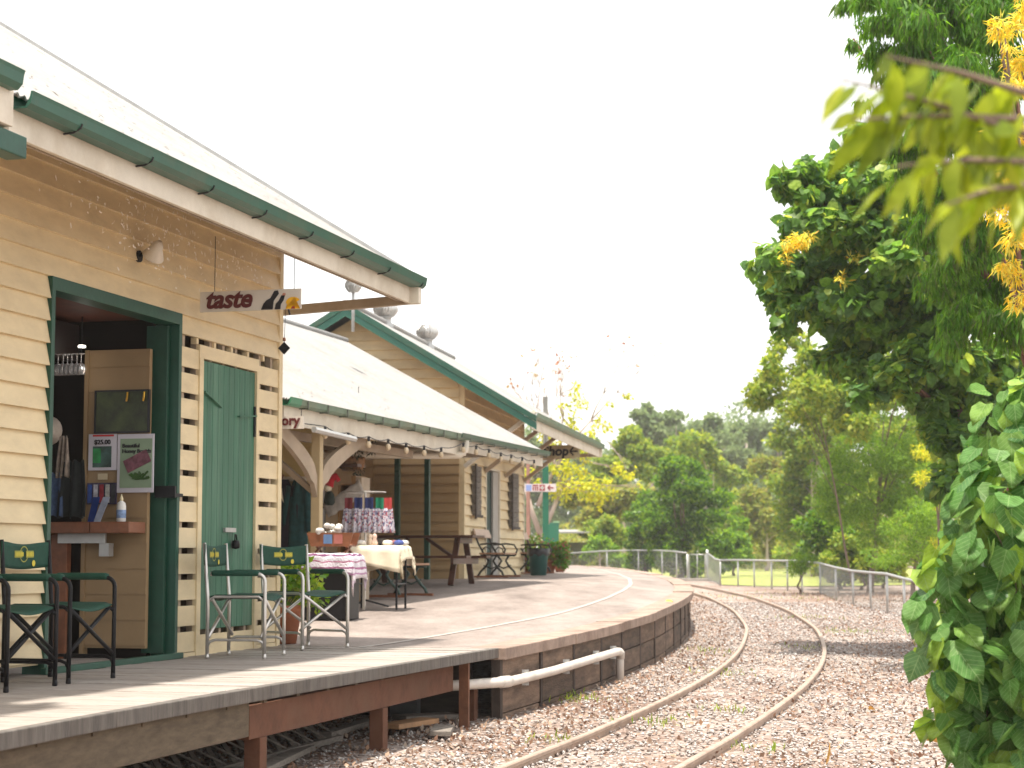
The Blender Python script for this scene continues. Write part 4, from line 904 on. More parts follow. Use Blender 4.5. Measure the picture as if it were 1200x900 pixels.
# ---- leaf clusters
def leaf_template(kind):
    if kind == 'diamond': V = np.array([(0, 0, 0), (-.32, .45, .06), (0, 1, 0), (.32, .45, .06)]); Fc = np.array([(0, 1, 2, 3)])
    elif kind == 'lance': V = np.array([(0, 0, 0), (-.13, .25, .04), (-.15, .5, .04), (0, 1, -.16), (.15, .5, .04), (.13, .25, .04)]); Fc = np.array([(0, 1, 4, 5), (1, 2, 3, 4)])
    elif kind == 'strip': V = np.array([(0, 0, 0), (-.10, .4, .02), (0, 1, -.1), (.10, .4, .02)]); Fc = np.array([(0, 1, 2, 3)])
    elif kind == 'heart':
        V = np.array([(0, 0, 0), (-.30, -.06, .03), (-.47, .22, .05), (-.36, .58, .04), (0, 1.02, -.08), (.36, .58, .04), (.47, .22, .05), (.30, -.06, .03), (0, .3, -.03), (0, .62, -.05)])
        Fc = np.array([(0, 1, 2, 8), (8, 2, 3, 9), (9, 3, 4, 4), (0, 8, 6, 7), (8, 9, 5, 6), (9, 4, 4, 5)])
        return V, Fc
    elif kind == 'pinna':                              # feather leaf: four leaflets a side in one piece
        V = [(0, 0, 0), (0, 1, -.1)]; 
        V = np.array([(0, 0, 0), (-.25, .35, 0), (-.03, .3, 0), (-.28, .65, -.03), (-.02, .6, -.03), (0, 1.05, -.1), (.02, .6, -.03), (.28, .65, -.03), (.03, .3, 0), (.25, .35, 0)])
        Fc = np.array([(0, 1, 2, 8), (2, 3, 4, 6), (8, 2, 4, 6), (4, 5, 6, 6), (0, 8, 9, 9), (8, 6, 7, 7)])
    return V, Fc
def leaves(name, P, size, m, parent=None, kind='diamond', out=None, droop=.4, outw=.6, rnd=.8, up=1.0, seed=0):
    g = np.random.default_rng(seed); N = len(P); V, Fc = leaf_template(kind)
    a = g.normal(size=(N, 3)) * rnd; 
    if out is not None: a += out * outw
    a[:, 2] -= droop; a /= np.linalg.norm(a, axis=1, keepdims=True) + 1e-9
    u = g.normal(size=(N, 3)) * .55; u[:, 2] += up
    if out is not None: u += out * .5
    b = np.cross(a, u); b /= np.linalg.norm(b, axis=1, keepdims=True) + 1e-9; nn = np.cross(b, a)
    size = np.asarray(size) * np.ones(N)
    W = P[:, None, :] + size[:, None, None] * (V[None, :, 0:1] * b[:, None, :] + V[None, :, 1:2] * a[:, None, :] + V[None, :, 2:3] * nn[:, None, :])
    k = len(V)
    if kind in ('heart', 'pinna'):
        tris = []
        for f in Fc:
            if f[2] == f[3]: tris.append((f[0], f[1], f[2]))
            else: tris.append((f[0], f[1], f[2])); tris.append((f[0], f[2], f[3]))
        Fc = np.array(tris)
    FF = (Fc[None, :, :] + (np.arange(N) * k)[:, None, None]).reshape(-1, Fc.shape[1])
    o = np_mesh(name, W.reshape(-1, 3), FF, Fc.shape[1], m, parent, V[:, :2] if kind == 'heart' else None)
    return o
def clump_points(clumps, n_total, g, shell=.55):
    """clumps: (centre, radius(xyz or r)); more leaves towards the outside of each clump"""
    C = np.array([c[0] for c in clumps], float); Rr = np.array([(c[1],) * 3 if np.isscalar(c[1]) else c[1] for c in clumps], float)
    wgt = (Rr.prod(axis=1)) ** (2 / 3.); wgt /= wgt.sum(); idx = g.choice(len(C), n_total, p=wgt)
    d = g.normal(size=(n_total, 3)); d /= np.linalg.norm(d, axis=1, keepdims=True)
    r = g.random(n_total) ** (1 / 3.) * (1 - shell) + shell * (1 - .25 * g.random(n_total) ** 2); r *= 1 + .14 * g.normal(size=n_total)
    return C[idx] + d * Rr[idx] * r[:, None], d
def sub_clumps(clumps, per, g, f=.42):
    out = []
    for c, r in clumps:
        rr = np.array((r,) * 3 if np.isscalar(r) else r, float)
        for k in range(per):
            d = g.normal(size=3); d /= np.linalg.norm(d); d[2] = d[2] * .9 + .08
            q = g.uniform(.45, .95)
            out.append((np.array(c) + d * rr * q, rr.mean() * f * g.uniform(.6, 1.25) * np.array([1.15, 1.15, .72])))
    return out
bark = mat('bark', (.17, .12, .09), .85, .35, 5, .4, stretch=(1, 1, .3))
bark_pale = mat('bark_pale', (.42, .34, .29), .75, .25, 4, .2, stretch=(1, 1, .3))
bark_red = mat('bark_reddish', (.20, .10, .065), .8, .3, 6, .3)
def trunk(base, clumps, m, parent, r0=.12, g=None, nl=8, lean=None, seed=1):
    rr = random.Random(seed); base = Vector(base); cs = [Vector(c[0]) for c in clumps]; cen = sum(cs, Vector()) / len(cs)
    low = min(c.z for c in cs); fork = Vector((base.x + (cen.x - base.x) * .35, base.y + (cen.y - base.y) * .35, base.z + max(.3, (low - base.z) * .55)))
    top = Vector((cen.x, cen.y, cen.z + (max(c.z for c in cs) - cen.z) * .5)); t = MB()
    mid = base.lerp(fork, .5) + Vector((rr.uniform(-.06, .06), rr.uniform(-.06, .06), 0)) * 2
    t.tube([base - Vector((0, 0, .15)), base + Vector((0, 0, .1)), mid, fork, fork.lerp(top, .5) + Vector((rr.uniform(-.1, .1), 0, 0)), top], [r0 * 1.3, r0, r0 * .85, r0 * .7, r0 * .4, r0 * .12], 8)
    for c in rr.sample(cs, min(nl, len(cs))):
        f = rr.uniform(0, .7); a = fork.lerp(top, f); b = c; m_ = a.lerp(b, .5) + Vector((rr.uniform(-.1, .1), rr.uniform(-.1, .1), (b - a).length * .08))
        t.tube([a, m_, b], [r0 * .4 * (1 - f * .6), r0 * .22, r0 * .06], 6)
    return t.build('trunk', m, parent, smooth=True)
def blobs(lst, Y, dep=1.0, seed=0):
    """(px, py, rpx[, dY]) -> clumps standing at distance Y with real depth"""
    g = random.Random(seed); out = []
    for b in lst:
        yy = Y + (b[3] if len(b) > 3 else g.uniform(-.6, .6) * dep); p = at(b[0], b[1], yy); r = b[2] / F * yy
        out.append((np.array(p), np.array([r, r * 1.0, r])))
    return out
def tree(name, label, cat, cl, base, n, size, m, kind='diamond', per=9, f=.42, seed=0, bk=bark, r0=.1, droop=.4, outw=.6, rnd=.8, group=None, nl=8, shell=.5, cname='crown', up=1.0):
    g = np.random.default_rng(seed); t = thing(name, label, cat, (0, 0, 0), 0, group)
    sc = sub_clumps(cl, per, g, f) if per else cl
    P, d = clump_points(sc, n, g, shell)
    gz_ = P[:, 2] > gz(P[0, 1]) + .05; P, d = P[gz_], d[gz_]
    sz = size * g.uniform(.45, 1.35, len(P))
    leaves(cname, P, sz, m, t, kind, d, droop, outw, rnd, up, seed)
    if base is not None: trunk(base, cl if len(cl) > 3 else sc, bk, t, r0, g, nl, seed=seed)
    return t
def LF(name, cols, tr=.35, rough=.55):
    new = name not in MATS; m = island_mat(name, cols, rough, tr, .28)
    if not new: return m
    n = m.node_tree; rp = [x for x in n.nodes if x.type == 'VALTORGB'][0]; outs = [l.to_socket for l in rp.outputs[0].links]
    tc = n.nodes.new("ShaderNodeTexCoord"); ns = n.nodes.new("ShaderNodeTexNoise"); ns.inputs['Scale'].default_value = 22; ns.inputs['Detail'].default_value = 5; n.links.new(tc.outputs['Object'], ns.inputs[0])
    r2 = n.nodes.new("ShaderNodeValToRGB"); r2.color_ramp.elements[0].position = .36; r2.color_ramp.elements[0].color = (.62, .68, .55, 1); r2.color_ramp.elements[1].position = .6; r2.color_ramp.elements[1].color = (1.0, 1.0, 1.0, 1); n.links.new(ns.outputs[0], r2.inputs[0])
    mm = n.nodes.new("ShaderNodeMixRGB"); mm.blend_type = 'MULTIPLY'; mm.inputs[0].default_value = 1; n.links.new(rp.outputs[0], mm.inputs[1]); n.links.new(r2.outputs[0], mm.inputs[2])
    for o_ in outs: n.links.new(mm.outputs[0], o_)
    bp = n.nodes.new("ShaderNodeBump"); bp.inputs['Strength'].default_value = .35; bp.inputs['Distance'].default_value = .01; n.links.new(ns.outputs[0], bp.inputs['Height'])
    b_ = [x for x in n.nodes if x.type == 'BSDF_PRINCIPLED'][0]; n.links.new(bp.outputs[0], b_.inputs['Normal'])
    return m
m_heart = LF('leaf_heart', [(.075, .16, .04), (.12, .25, .045), (.19, .34, .05), (.10, .21, .08), (.36, .44, .06)], .52, .4)
m_weep = LF('leaf_weeping', [(.06, .16, .015), (.09, .24, .02), (.15, .31, .03), (.10, .13, .04)], .55)
m_yell = LF('leaf_yellow', [(.72, .56, .05), (.78, .64, .09), (.60, .62, .14), (.74, .46, .03), (.50, .58, .16)], .5)
m_fore = LF('leaf_front', [(.22, .30, .02), (.34, .42, .04), (.14, .20, .03), (.38, .42, .05)], .5, .3)
m_dark = LF('leaf_dark', [(.03, .085, .012), (.07, .17, .018), (.13, .27, .02), (.25, .38, .03)], .4, .4)
m_mid = LF('leaf_mid', [(.11, .19, .03), (.18, .28, .035), (.28, .36, .05), (.36, .38, .05)], .4)
m_euc = LF('leaf_eucalypt', [(.12, .18, .08), (.17, .24, .10), (.23, .29, .12)], .35)
m_feather = LF('leaf_feather', [(.08, .18, .02), (.16, .30, .03), (.26, .40, .04)], .42)
m_olive = LF('leaf_olive', [(.13, .18, .03), (.21, .26, .045), (.32, .34, .06), (.30, .24, .07)], .38)
m_brightyel = LF('leaf_bright_yellow', [(.52, .52, .03), (.62, .62, .06), (.34, .44, .04), (.60, .50, .04)], .4)
m_flower = island_mat('flower_mix', [(.06, .20, .02), (.10, .28, .03), (.20, .35, .05), (.08, .22, .02), (.45, .08, .10)], .6, .3)

def add_veins(m):
    n = m.node_tree; src = [x for x in n.nodes if x.type == 'MIX_RGB'][0]; outs = [l.to_socket for l in src.outputs[0].links]
    def mth(op, a, b=None, c=None):
        q = n.nodes.new("ShaderNodeMath"); q.operation = op
        for i, v in enumerate((a, b, c)):
            if v is None: continue
            if isinstance(v, (int, float)): q.inputs[i].default_value = v
            else: n.links.new(v, q.inputs[i])
        return q.outputs[0]
    uv = n.nodes.new("ShaderNodeUVMap"); sx = n.nodes.new("ShaderNodeSeparateXYZ"); n.links.new(uv.outputs[0], sx.inputs[0])
    ax = mth('ABSOLUTE', sx.outputs[0]); rib = mth('LESS_THAN', ax, .014); t = mth('MULTIPLY', mth('MULTIPLY_ADD', ax, -.95, sx.outputs[1]), 6.0); side = mth('LESS_THAN', mth('PINGPONG', t, .5), .05)
    v = mth('MULTIPLY', mth('MAXIMUM', rib, side), .45)
    mm = n.nodes.new("ShaderNodeMixRGB"); mm.inputs[2].default_value = (.34, .46, .20, 1); n.links.new(v, mm.inputs[0]); n.links.new(src.outputs[0], mm.inputs[1])
    for o_ in outs: n.links.new(mm.outputs[0], o_)

# potted plant behind the silver chair
pp = thing('potted_plant', 'leafy yellow green plant in a terracotta pot behind the silver chair', 'potted plant'); p = Vector((-1.93, 16.95, 0)); p = at(333, 740, 17.0); pp.location = (p.x, p.y, dz(p.x, p.y))
MB().lathe([(.11, 0), (.15, .26), (.17, .28), (.17, .34), (.155, .34), (.14, .28), (.02, .27)], (0, 0, 0), 24).build('pot', terracotta, pp, smooth=True)
g = np.random.default_rng(3)
cl = [((.05, 0, .50), .17), ((.20, .0, .52), .16), ((-.08, .05, .58), .12), ((.10, -.05, .66), .13), ((.3, 0, .40), .11)]
P, d = clump_points(cl, 420, g, .3); leaves('foliage', P, g.uniform(.05, .11, len(P)), LF('leaf_pot', [(.10, .25, .02), (.22, .38, .03), (.42, .50, .06), (.12, .28, .03)], .35), pp, 'diamond', d, .2)
b = MB()
for k in range(9): b.tube([(0, 0, .27), (random.uniform(-.1, .3), random.uniform(-.1, .1), .6)], .006, 5)
b.build('stem', mat('stem_green', (.08, .16, .03), .6, .2, 5, 0), pp)
fl_ = MB(); fl_.lathe([(.002, 0), (.05, .02), (.07, .05), (.03, .04), (.002, .03)], (-.16, .05, .86), 10); fl_.tube([(-.1, .03, .5), (-.16, .05, .86)], .005, 5); fl_.build('flower', mat('flower_yellow', (.75, .6, .02), .5, .1, 9, 0), pp, smooth=True)
# flower bed pots beside the bin
for i, (px, py, Y, w_, h_, lab) in enumerate(((618, 671, 41.8, .55, .62, 'leafy geranium bush growing behind the bin'), (644, 671, 42.5, .42, .55, 'geranium with reddish blooms in a terracotta pot beside the bin'), (656, 669.5, 44.5, .22, .4, 'small dark potted plant at the end of the flower pots'))):
    q = thing('potted_geranium', lab, 'potted plant', group='flower pots by the station wall'); p = at(px, py, Y); q.location = (p.x, p.y, dz(p.x, p.y))
    MB().lathe([(.10, 0), (.16, .25), (.18, .26), (.18, .30), (.15, .28), (.02, .26)], (0, 0, 0), 18).build('pot', terracotta, q, smooth=True)
    g = np.random.default_rng(40 + i); cl = [((g.uniform(-w_, w_) * .8, g.uniform(-.25, .25), .22 + g.uniform(0, h_) * .75), w_ * .36) for _ in range(13)]
    P, d = clump_points(cl, 2200 if i < 2 else 350, g, .3); leaves('foliage', P, g.uniform(.05, .10, len(P)), m_flower if i < 2 else m_dark, q, 'diamond', d, .1)

# ---- stall under the verandah
def floor_at(px, Y): p = at(px, 690, Y); return Vector((p.x, p.y, dz(p.x, p.y)))
ftab = floor_at(444, 22.6)
dt = thing('display_table', 'folding display table on black legs under a cream cloth', 'table', ftab, RZ2 - R(90) + R(8))
MB().box(-.30, .30, -.33, .33, .715, .74).build('tabletop', browntim, dt)
for sx in (-1, 1):
    for sy in (-1, 1): MB().tube([(.27 * sx, .28 * sy, .715), (.27 * sx, .28 * sy, 0)], .014, 6).build('leg', black, dt)
    MB().tube([(.27 * sx, -.28, .3), (.27 * sx, .28, .3)], .010, 6).build('cross_bar', black, dt)
MB().beam((-.12, -.29, 0), (-.12, -.29, .7), .03, .03).build('rod', silver, dt)
def drape(name, label, loc, rz, w, d, top, m, drops, seed=0, cat='cloth', n=26, sag=.02):
    """cloth lying on a w x d top with uneven hanging sides"""
    rr = random.Random(seed); rows = []
    ph = rr.uniform(0, 6)
    for i in range(n + 1):
        row = []
        for j in range(n + 1):
            a = (i / n - .5) * 2; b = (j / n - .5) * 2; lx, ly = w / 2, d / 2; ext = 1.75
            x = a * lx * ext; y = b * ly * ext; dx = max(0, abs(x) - lx); dy = max(0, abs(y) - ly); drop = max(dx, dy) + .35 * min(dx, dy)
            k = drops[0] if dy >= dx else drops[1]
            X = max(-lx, min(lx, x)); Y_ = max(-ly, min(ly, y)); fold = .018 * math.sin((x if dy > dx else y) * 26 + ph) * min(1, drop * 8)
            X += math.copysign(min(dx, .015) + fold * (dx > 0) + drop * .10 * (dx > 0), x) if dx > 0 else 0; Y_ += math.copysign(min(dy, .015) + fold + drop * .10, y) if dy > 0 else 0
            z = top + .008 - drop * k * (1 + .18 * math.sin(a * 3 + ph + b * 2)) + (.004 * math.sin(x * 30 + y * 17) if drop == 0 else 0)
            row.append((X, Y_, z))
        rows.append(row)
    o = MB().grid(rows).build(name, m, smooth=True, solid=.005); o.location = loc; o.rotation_euler = (0, 0, rz); tag(o, label, cat); return o
drape('tablecloth', 'cream cloth hanging over the display table edges', ftab, dt.rotation_euler[2], .62, .68, .745, creamcloth, (1.05, .8), 4, 'tablecloth')
tz = ftab.z + .758; rr = random.Random(9)
for i, (dx, dy, c, lab, kind_) in enumerate((
        (-.22, -.05, (.65, .62, .6), 'white wrapped parcel slipping off the left side of the display table', 0), (-.12, .1, (.60, .48, .38), 'small beige figurine on the display table left of the rack pole', 1), (-.05, -.08, (.58, .42, .36), 'pinkish cloth doll on the display table near the rack pole', 1),
        (.10, .0, (.66, .62, .56), 'folded white knitted item right of the rack pole', 0), (.18, .1, (.30, .12, .12), 'small maroon pouch among the folded knits', 0), (.24, -.05, (.06, .09, .30), 'blue pouch at the right end of the display table', 0), (.29, .08, (.62, .6, .58), 'white bundle at the right end of the display table', 0))):
    it = thing(['folded_item', 'figurine'][kind_], lab, ['fabric item', 'figurine'][kind_], ftab + Vector((dx, dy, .766)), rr.uniform(0, 3))
    mm_ = mat('item_%d' % i, c, .8, .3, 30, .1)
    if kind_: MB().lathe([(.035, 0), (.04, .03), (.022, .07), (.03, .095), (.024, .125), (.004, .135)], (0, 0, 0), 12).build('body', mm_, it, smooth=True)
    else: MB().lathe([(.05, 0), (.065, .02), (.05, .05), (.004, .058)], (0, 0, 0), 10).build('body', mm_, it, smooth=True)
# apron rack
ra = thing('garment_rack', 'round steel garment rack standing behind the display table', 'rack', floor_at(436, 23.2))
MB().tube([(-.09, 0, 0), (-.09, 0, 1.42)], .014, 8).build('pole', silver, ra); MB().tube([(-.09 + .25 * math.cos(a), .25 * math.sin(a), 1.40) for a in np.linspace(0, 2 * PI, 25)], .008, 6).build('hanging_ring', silver, ra)
MB().tube([(-.34, 0, 1.40), (.16, 0, 1.40)], .007, 6).build('ring_arm', silver, ra)
for a in (0, 2.1, 4.2): MB().tube([(-.09, 0, .08), (-.09 + .3 * math.cos(a), .3 * math.sin(a), .0)], .012, 6).build('foot', black, ra)
def print_mat(name, base, cols, scale=34, thr=.56):
    if name in MATS: return MATS[name]
    m, n, b, o = _nodes(name); tc = n.nodes.new("ShaderNodeTexCoord"); v = n.nodes.new("ShaderNodeTexVoronoi"); v.inputs['Scale'].default_value = scale; n.links.new(tc.outputs['Object'], v.inputs[0])
    sp_ = n.nodes.new("ShaderNodeSeparateColor"); n.links.new(v.outputs['Color'], sp_.inputs[0]); rp = n.nodes.new("ShaderNodeValToRGB"); rp.color_ramp.interpolation = 'CONSTANT'; cr = rp.color_ramp
    while len(cr.elements) < len(cols) + 1: cr.elements.new(.5)
    for i in range(len(cols) + 1): cr.elements[i].position = 0 if i == 0 else thr + (1 - thr) * (i - 1) / len(cols)
    for i in range(len(cols) + 1): cr.elements[i].color = (tuple(base) if i == 0 else tuple(cols[i - 1])) + (1,)
    n.links.new(sp_.outputs[0], rp.inputs[0]); n.links.new(rp.outputs[0], b.inputs['Base Color']); b.inputs['Roughness'].default_value = .85; MATS[name] = m; return m
floral = print_mat('floral_cloth', (.60, .57, .64), [(.10, .10, .20), (.35, .10, .14), (.40, .38, .48), (.22, .20, .32)], 46, .55)
aprons = [(-.30, 'maroon_top', (.18, .03, .04), 'patterned apron at the left end of the round rack'), (-.17, 'navy_top', (.02, .03, .12), 'white floral apron with navy top left of the rack pole'), (-.03, 'navy_top', (.02, .03, .12), 'white floral apron with navy top in the middle of the rack'), (.10, 'green_top', (.01, .20, .11), 'apron with bright green top right of the middle'), (.20, 'red_top', (.40, .04, .04), 'white and red apron at the right end of the rack')]
for i, (dx, mn, c, lab) in enumerate(aprons):
    a = thing('hanging_apron', lab, 'apron', ra.location + Vector((dx * .95 + .0, -.22 + abs(dx + .09) * .5, 1.35)), R(-8 + i * 5), 'aprons on the garment rack')
    tp = MB().grid([[(-.05 + .10 * j / 6, .01 * math.sin(j), -.02 - .14 * k / 4) for j in range(7)] for k in range(5)]).build('bib', mat(mn, c, .8, .2, 12, .1), a, solid=.008)
    rows = [[((-.06 - .035 * v) + (.12 + .07 * v) * j / 12, .02 * math.sin(j * 1.5 + i) * (.3 + v), -.15 - .30 * v) for j in range(13)] for v in [k / 8 for k in range(9)]]
    MB().grid(rows).build('skirt', floral, a, smooth=True, solid=.006)
# crate, crochet blanket, cradle basket with white yarn
cr_ = floor_at(388, 20.6)
bx = thing('black_crate', 'black box crate on the deck under the crochet blanket', 'crate', cr_, RZ2 - PI / 2 + .1)
bxm = MB(); bxm.box(-.26, .26, -.22, .22, 0, .68); bxm.box(-.27, .27, -.23, .23, .66, .70); bxm.build('body', black, bx, bevel=.01)
def stripe_mat():
    m, n, b, o = _nodes('crochet_stripes'); tc = n.nodes.new("ShaderNodeTexCoord"); sx = n.nodes.new("ShaderNodeSeparateXYZ"); n.links.new(tc.outputs['Object'], sx.inputs[0])
    ns = n.nodes.new("ShaderNodeTexNoise"); ns.inputs['Scale'].default_value = 7; n.links.new(tc.outputs['Object'], ns.inputs[0])
    ad = n.nodes.new("ShaderNodeMath"); ad.operation = 'MULTIPLY_ADD'; ad.inputs[1].default_value = .06; n.links.new(ns.outputs[0], ad.inputs[0]); n.links.new(sx.outputs[2], ad.inputs[2])
    mu = n.nodes.new("ShaderNodeMath"); mu.operation = 'MULTIPLY'; mu.inputs[1].default_value = 1.33; n.links.new(ad.outputs[0], mu.inputs[0])
    rp = n.nodes.new("ShaderNodeValToRGB"); rp.color_ramp.interpolation = 'CONSTANT'; cr = rp.color_ramp
    st = [(0, (.62, .56, .62)), (.50, (.55, .45, .55)), (.60, (.66, .62, .66)), (.68, (.36, .20, .32)), (.71, (.60, .56, .62)), (.76, (.30, .12, .22)), (.79, (.60, .56, .62)), (.86, (.36, .14, .22)), (.88, (.58, .55, .62)), (.95, (.16, .04, .12)), (.98, (.6, .58, .62))]
    while len(cr.elements) < len(st): cr.elements.new(.5)
    for i, (p_, c) in enumerate(st): cr.elements[i].position = p_
    for i, (p_, c) in enumerate(st): cr.elements[i].color = c + (1,)
    n.links.new(mu.outputs[0], rp.inputs[0])
    wv = n.nodes.new("ShaderNodeTexVoronoi"); wv.inputs['Scale'].default_value = 60; n.links.new(tc.outputs['Object'], wv.inputs[0]); bp = n.nodes.new("ShaderNodeBump"); bp.inputs['Strength'].default_value = .6; bp.inputs['Distance'].default_value = .01
    n.links.new(wv.outputs['Distance'], bp.inputs['Height']); n.links.new(bp.outputs[0], b.inputs['Normal']); n.links.new(rp.outputs[0], b.inputs['Base Color']); b.inputs['Roughness'].default_value = .9; return m
drape('crochet_blanket', 'pink and white striped crochet blanket draped over the black crate', cr_, bx.rotation_euler[2], .56, .48, .705, stripe_mat(), (1.1, 1.5), 8, 'blanket')
bs_ = thing('wooden_cradle', 'red brown wooden cradle box standing on the crochet blanket', 'box', cr_ + Vector((.02, .04, .72)), RZ2 - PI / 2)
q = MB(); q.prism([(-.22, .07), (.22, .07), (.27, .22), (-.27, .22)], lambda a, b: (a, -.12, b), lambda a, b: (a, -.10, b)); q.prism([(-.22, .07), (.22, .07), (.27, .22), (-.27, .22)], lambda a, b: (a, .10, b), lambda a, b: (a, .12, b)); q.box(-.22, .22, -.1, .1, .07, .09); q.build('tray', redwood, bs_)
for x in (-.17, .17):
    MB().beam((x, -.1, 0), (x, .1, .09), .03, .02).build('leg', redwood, bs_); MB().beam((x, .1, 0), (x, -.1, .09), .03, .02).build('leg', redwood, bs_)
for i, (x0, c) in enumerate(((-.02, (.10, .18, .34)), (.10, (.36, .12, .10)))): MB().box(x0 - .05, x0 + .05, -.128, -.121, .10, .20).build('paper_tag', mat('tag_%d' % i, c, .6, .1, 9, 0), bs_)
yb = MB(); rr = random.Random(4)
for k in range(16):
    c = (rr.uniform(-.20, .08), rr.uniform(-.07, .07), rr.uniform(.20, .30)); yb.lathe([(.003, -.03), (.03, -.02), (.042, 0), (.03, .025), (.003, .034)], c, 9)
yo = yb.build('white_yarn', mat('yarn_white', (.62, .60, .56), .9, .1, 30, .4), smooth=True); yo.location = bs_.location; tag(yo, 'heap of white lace yarn piled in the wooden cradle', 'yarn')
# cabinet with lace cloth, red hat, shelf goods and dark hanging plant behind
cbp = floor_at(408, 24.4)
cbn = thing('timber_cabinet', 'brown timber cabinet behind the aprons with white lace over it', 'cabinet', cbp, RZ2 - PI / 2)
q = MB(); q.box(-.15, .12, 0, .4, 0, .03); q.box(-.15, -.12, 0, .4, 0, 1.5); q.box(.04, .10, -.02, .4, 0, 1.62); q.box(-.15, .04, .38, .4, 0, 1.5); q.build('carcass', mat('honey_wood', (.30, .16, .06), .5, .2, 5, .05, stretch=(3, 3, .5)), cbn)
for z in (.5, 1.0, 1.5): MB().box(-.12, .04, .01, .38, z, z + .025).build('shelf', MATS['honey_wood'], cbn)
MB().box(.101, .18, -.02, .3, .02, 1.60).build('side_panel', tan_trim, cbn)
lc = MB(); lc.grid([[(-.34 + .5 * i / 16 + .02 * j, -.06 - .01 * math.sin(i * 2 + j), 1.26 + .30 * (i / 16) ** 1.1 - .045 * j + .01 * math.sin(i * 1.7)) for i in range(17)] for j in range(5)]); lo = lc.build('lace_cloth', mat('lace_white', (.50, .46, .42), .9, .15, 40, .4), smooth=True, solid=.012); lo.location = cbp; lo.rotation_euler = (0, 0, RZ2 - PI / 2); tag(lo, 'grey white lace runner draped diagonally off the cabinet', 'cloth')
lo2 = thing('side_shelf', 'low brown shelf with goods left of the cabinet under the verandah', 'shelf', floor_at(388, 24.6), RZ2 - PI / 2)
q = MB(); q.box(-.25, .22, 0, .3, 1.2, 1.23); q.box(-.25, -.22, 0, .3, 0, 1.7); q.box(-.25, .35, 0, .3, 1.74, 1.78); q.box(-.25, .22, 0, .3, .6, .63); q.build('boards', browntim, lo2)
for i, (px, Y, z, c, lab) in enumerate(((386, 24.4, 1.98, (.02, .10, .13), 'dark teal cap on the top shelf under the verandah'),)):
    h_ = thing('knitted_cap', lab, 'hat', floor_at(px, Y) + Vector((0, .2, 1.78))); MB().lathe([(.10, 0), (.11, .02), (.09, .08), (.03, .12), (.003, .125)], (0, 0, 0), 14).build('crown', mat('cap_teal', c, .85, .2, 30, .1), h_, smooth=True)
bh = thing('storage_basket', 'brown basket on the top shelf beside the hanging plant', 'basket', floor_at(410, 24.6) + Vector((0, .15, 1.70))); MB().lathe([(.12, 0), (.16, .03), (.18, .16), (.17, .18), (.15, .16), (.11, .02)], (0, 0, 0), 16).build('body', mat('basket_brown', (.24, .12, .05), .8, .3, 30, .4), bh, smooth=True)
sh_ = thing('santa_doll', 'red and white felt doll sitting beside the lace runner', 'doll', floor_at(385, 24.1) + Vector((0, 0, 1.24)))
MB().lathe([(.05, 0), (.075, .04), (.06, .14), (.03, .18)], (0, 0, 0), 12).build('body', mat('doll_dark', (.02, .03, .025), .85, .2, 9, .1), sh_, smooth=True)
MB().lathe([(.012, .17), (.05, .20), (.055, .24), (.03, .27), (.003, .28)], (-.02, -.01, 0), 12).build('head', creamcloth, sh_, smooth=True)
hh = MB(); hh.tube([(-.02, 0, .25), (.01, 0, .33), (.08, 0, .37), (.12, -.01, .31)], [.075, .065, .045, .03], 10); hh.build('hat', mat('felt_red', (.42, .012, .02), .85, .1, 9, .1), sh_, smooth=True)
g = np.random.default_rng(8)
hp = thing('hanging_plant', 'dark trailing plant hanging from the verandah beam above the cabinet', 'plant', floor_at(414, 24.6) + Vector((0, 0, 2.12)))
cl = [((0, 0, .05), .11), ((-.12, 0, -.02), .11), ((.1, 0, .1), .10), ((.02, 0, -.2), .09), ((.05, 0, -.42), .07), ((.09, 0, .25), .08), ((-.2, 0, -.1), .08), ((.22, 0, -.12), .09), ((-.15, 0, -.3), .06)]
P, d = clump_points(cl, 700, g, .3); leaves('foliage', P, g.uniform(.04, .09, len(P)), LF('leaf_shade', [(.008, .018, .008), (.018, .035, .014), (.03, .05, .02)], .1), hp, 'strip', d, .8)
MB().lathe([(.06, -.05), (.10, .02), (.10, .06), (.02, .05)], (.05, 0, .0), 12).build('pot', black, hp); MB().tube([(.05, 0, .05), (.05, 0, .68)], .004, 4).build('cord', black, hp)
# coats on the hook board
for i, (px, c, lab, w_) in enumerate(((331, (.012, .008, .018), 'dark purple coat on the hook board beside the shop corner', .42), (349, (.008, .06, .065), 'teal jacket hanging right of the dark coat', .30))):
    d_ = ray(px, 562); u = Vector((math.sin(A2), math.cos(A2), 0)); q0 = MO + u * -7.62; t = (q0 - Vector((0, 0, EYE))).dot(u) / d_.dot(u); p = Vector((0, 0, EYE)) + d_ * t
    cg = thing('hanging_coat', lab, 'coat', p, RZ2 - PI / 2, 'coats on the hook board'); rows = []
    for k in range(15):
        v = k / 14; ww = w_ / 2 * min(1, .35 + v * 2.2) * (1 - .12 * v); rows.append([(ww * math.cos(a) * (1 + .05 * math.sin(3 * a + i)), .07 * math.sin(a) * (.6 + v) + .012 * math.sin(5 * a + v * 3), -.95 * v) for a in np.linspace(0, 2 * PI, 25)])
    MB().grid(rows).build('body', mat('coat_%d' % i, c, .8, .35, 14, .2), cg, smooth=True)
    for sg in (-1, 1): MB().tube([(sg * w_ * .36, 0, -.08), (sg * w_ * .5, -.02, -.35), (sg * w_ * .52, -.03, -.66)], [.05, .055, .045], 8).build('sleeve', MATS['coat_%d' % i], cg, smooth=True)
    MB().tube([(0, .03, .06), (0, 0, .02), (0, -.01, -.02)], .012, 6).build('hanger_hook', redwood, cg)
    if i == 0: MB().add([(-.04, -.09, -.05), (.03, -.09, -.12), (.06, -.10, -.30), (-.01, -.10, -.16)], [(0, 1, 2, 3)]).build('scarf', creamcloth, cg, solid=.01)

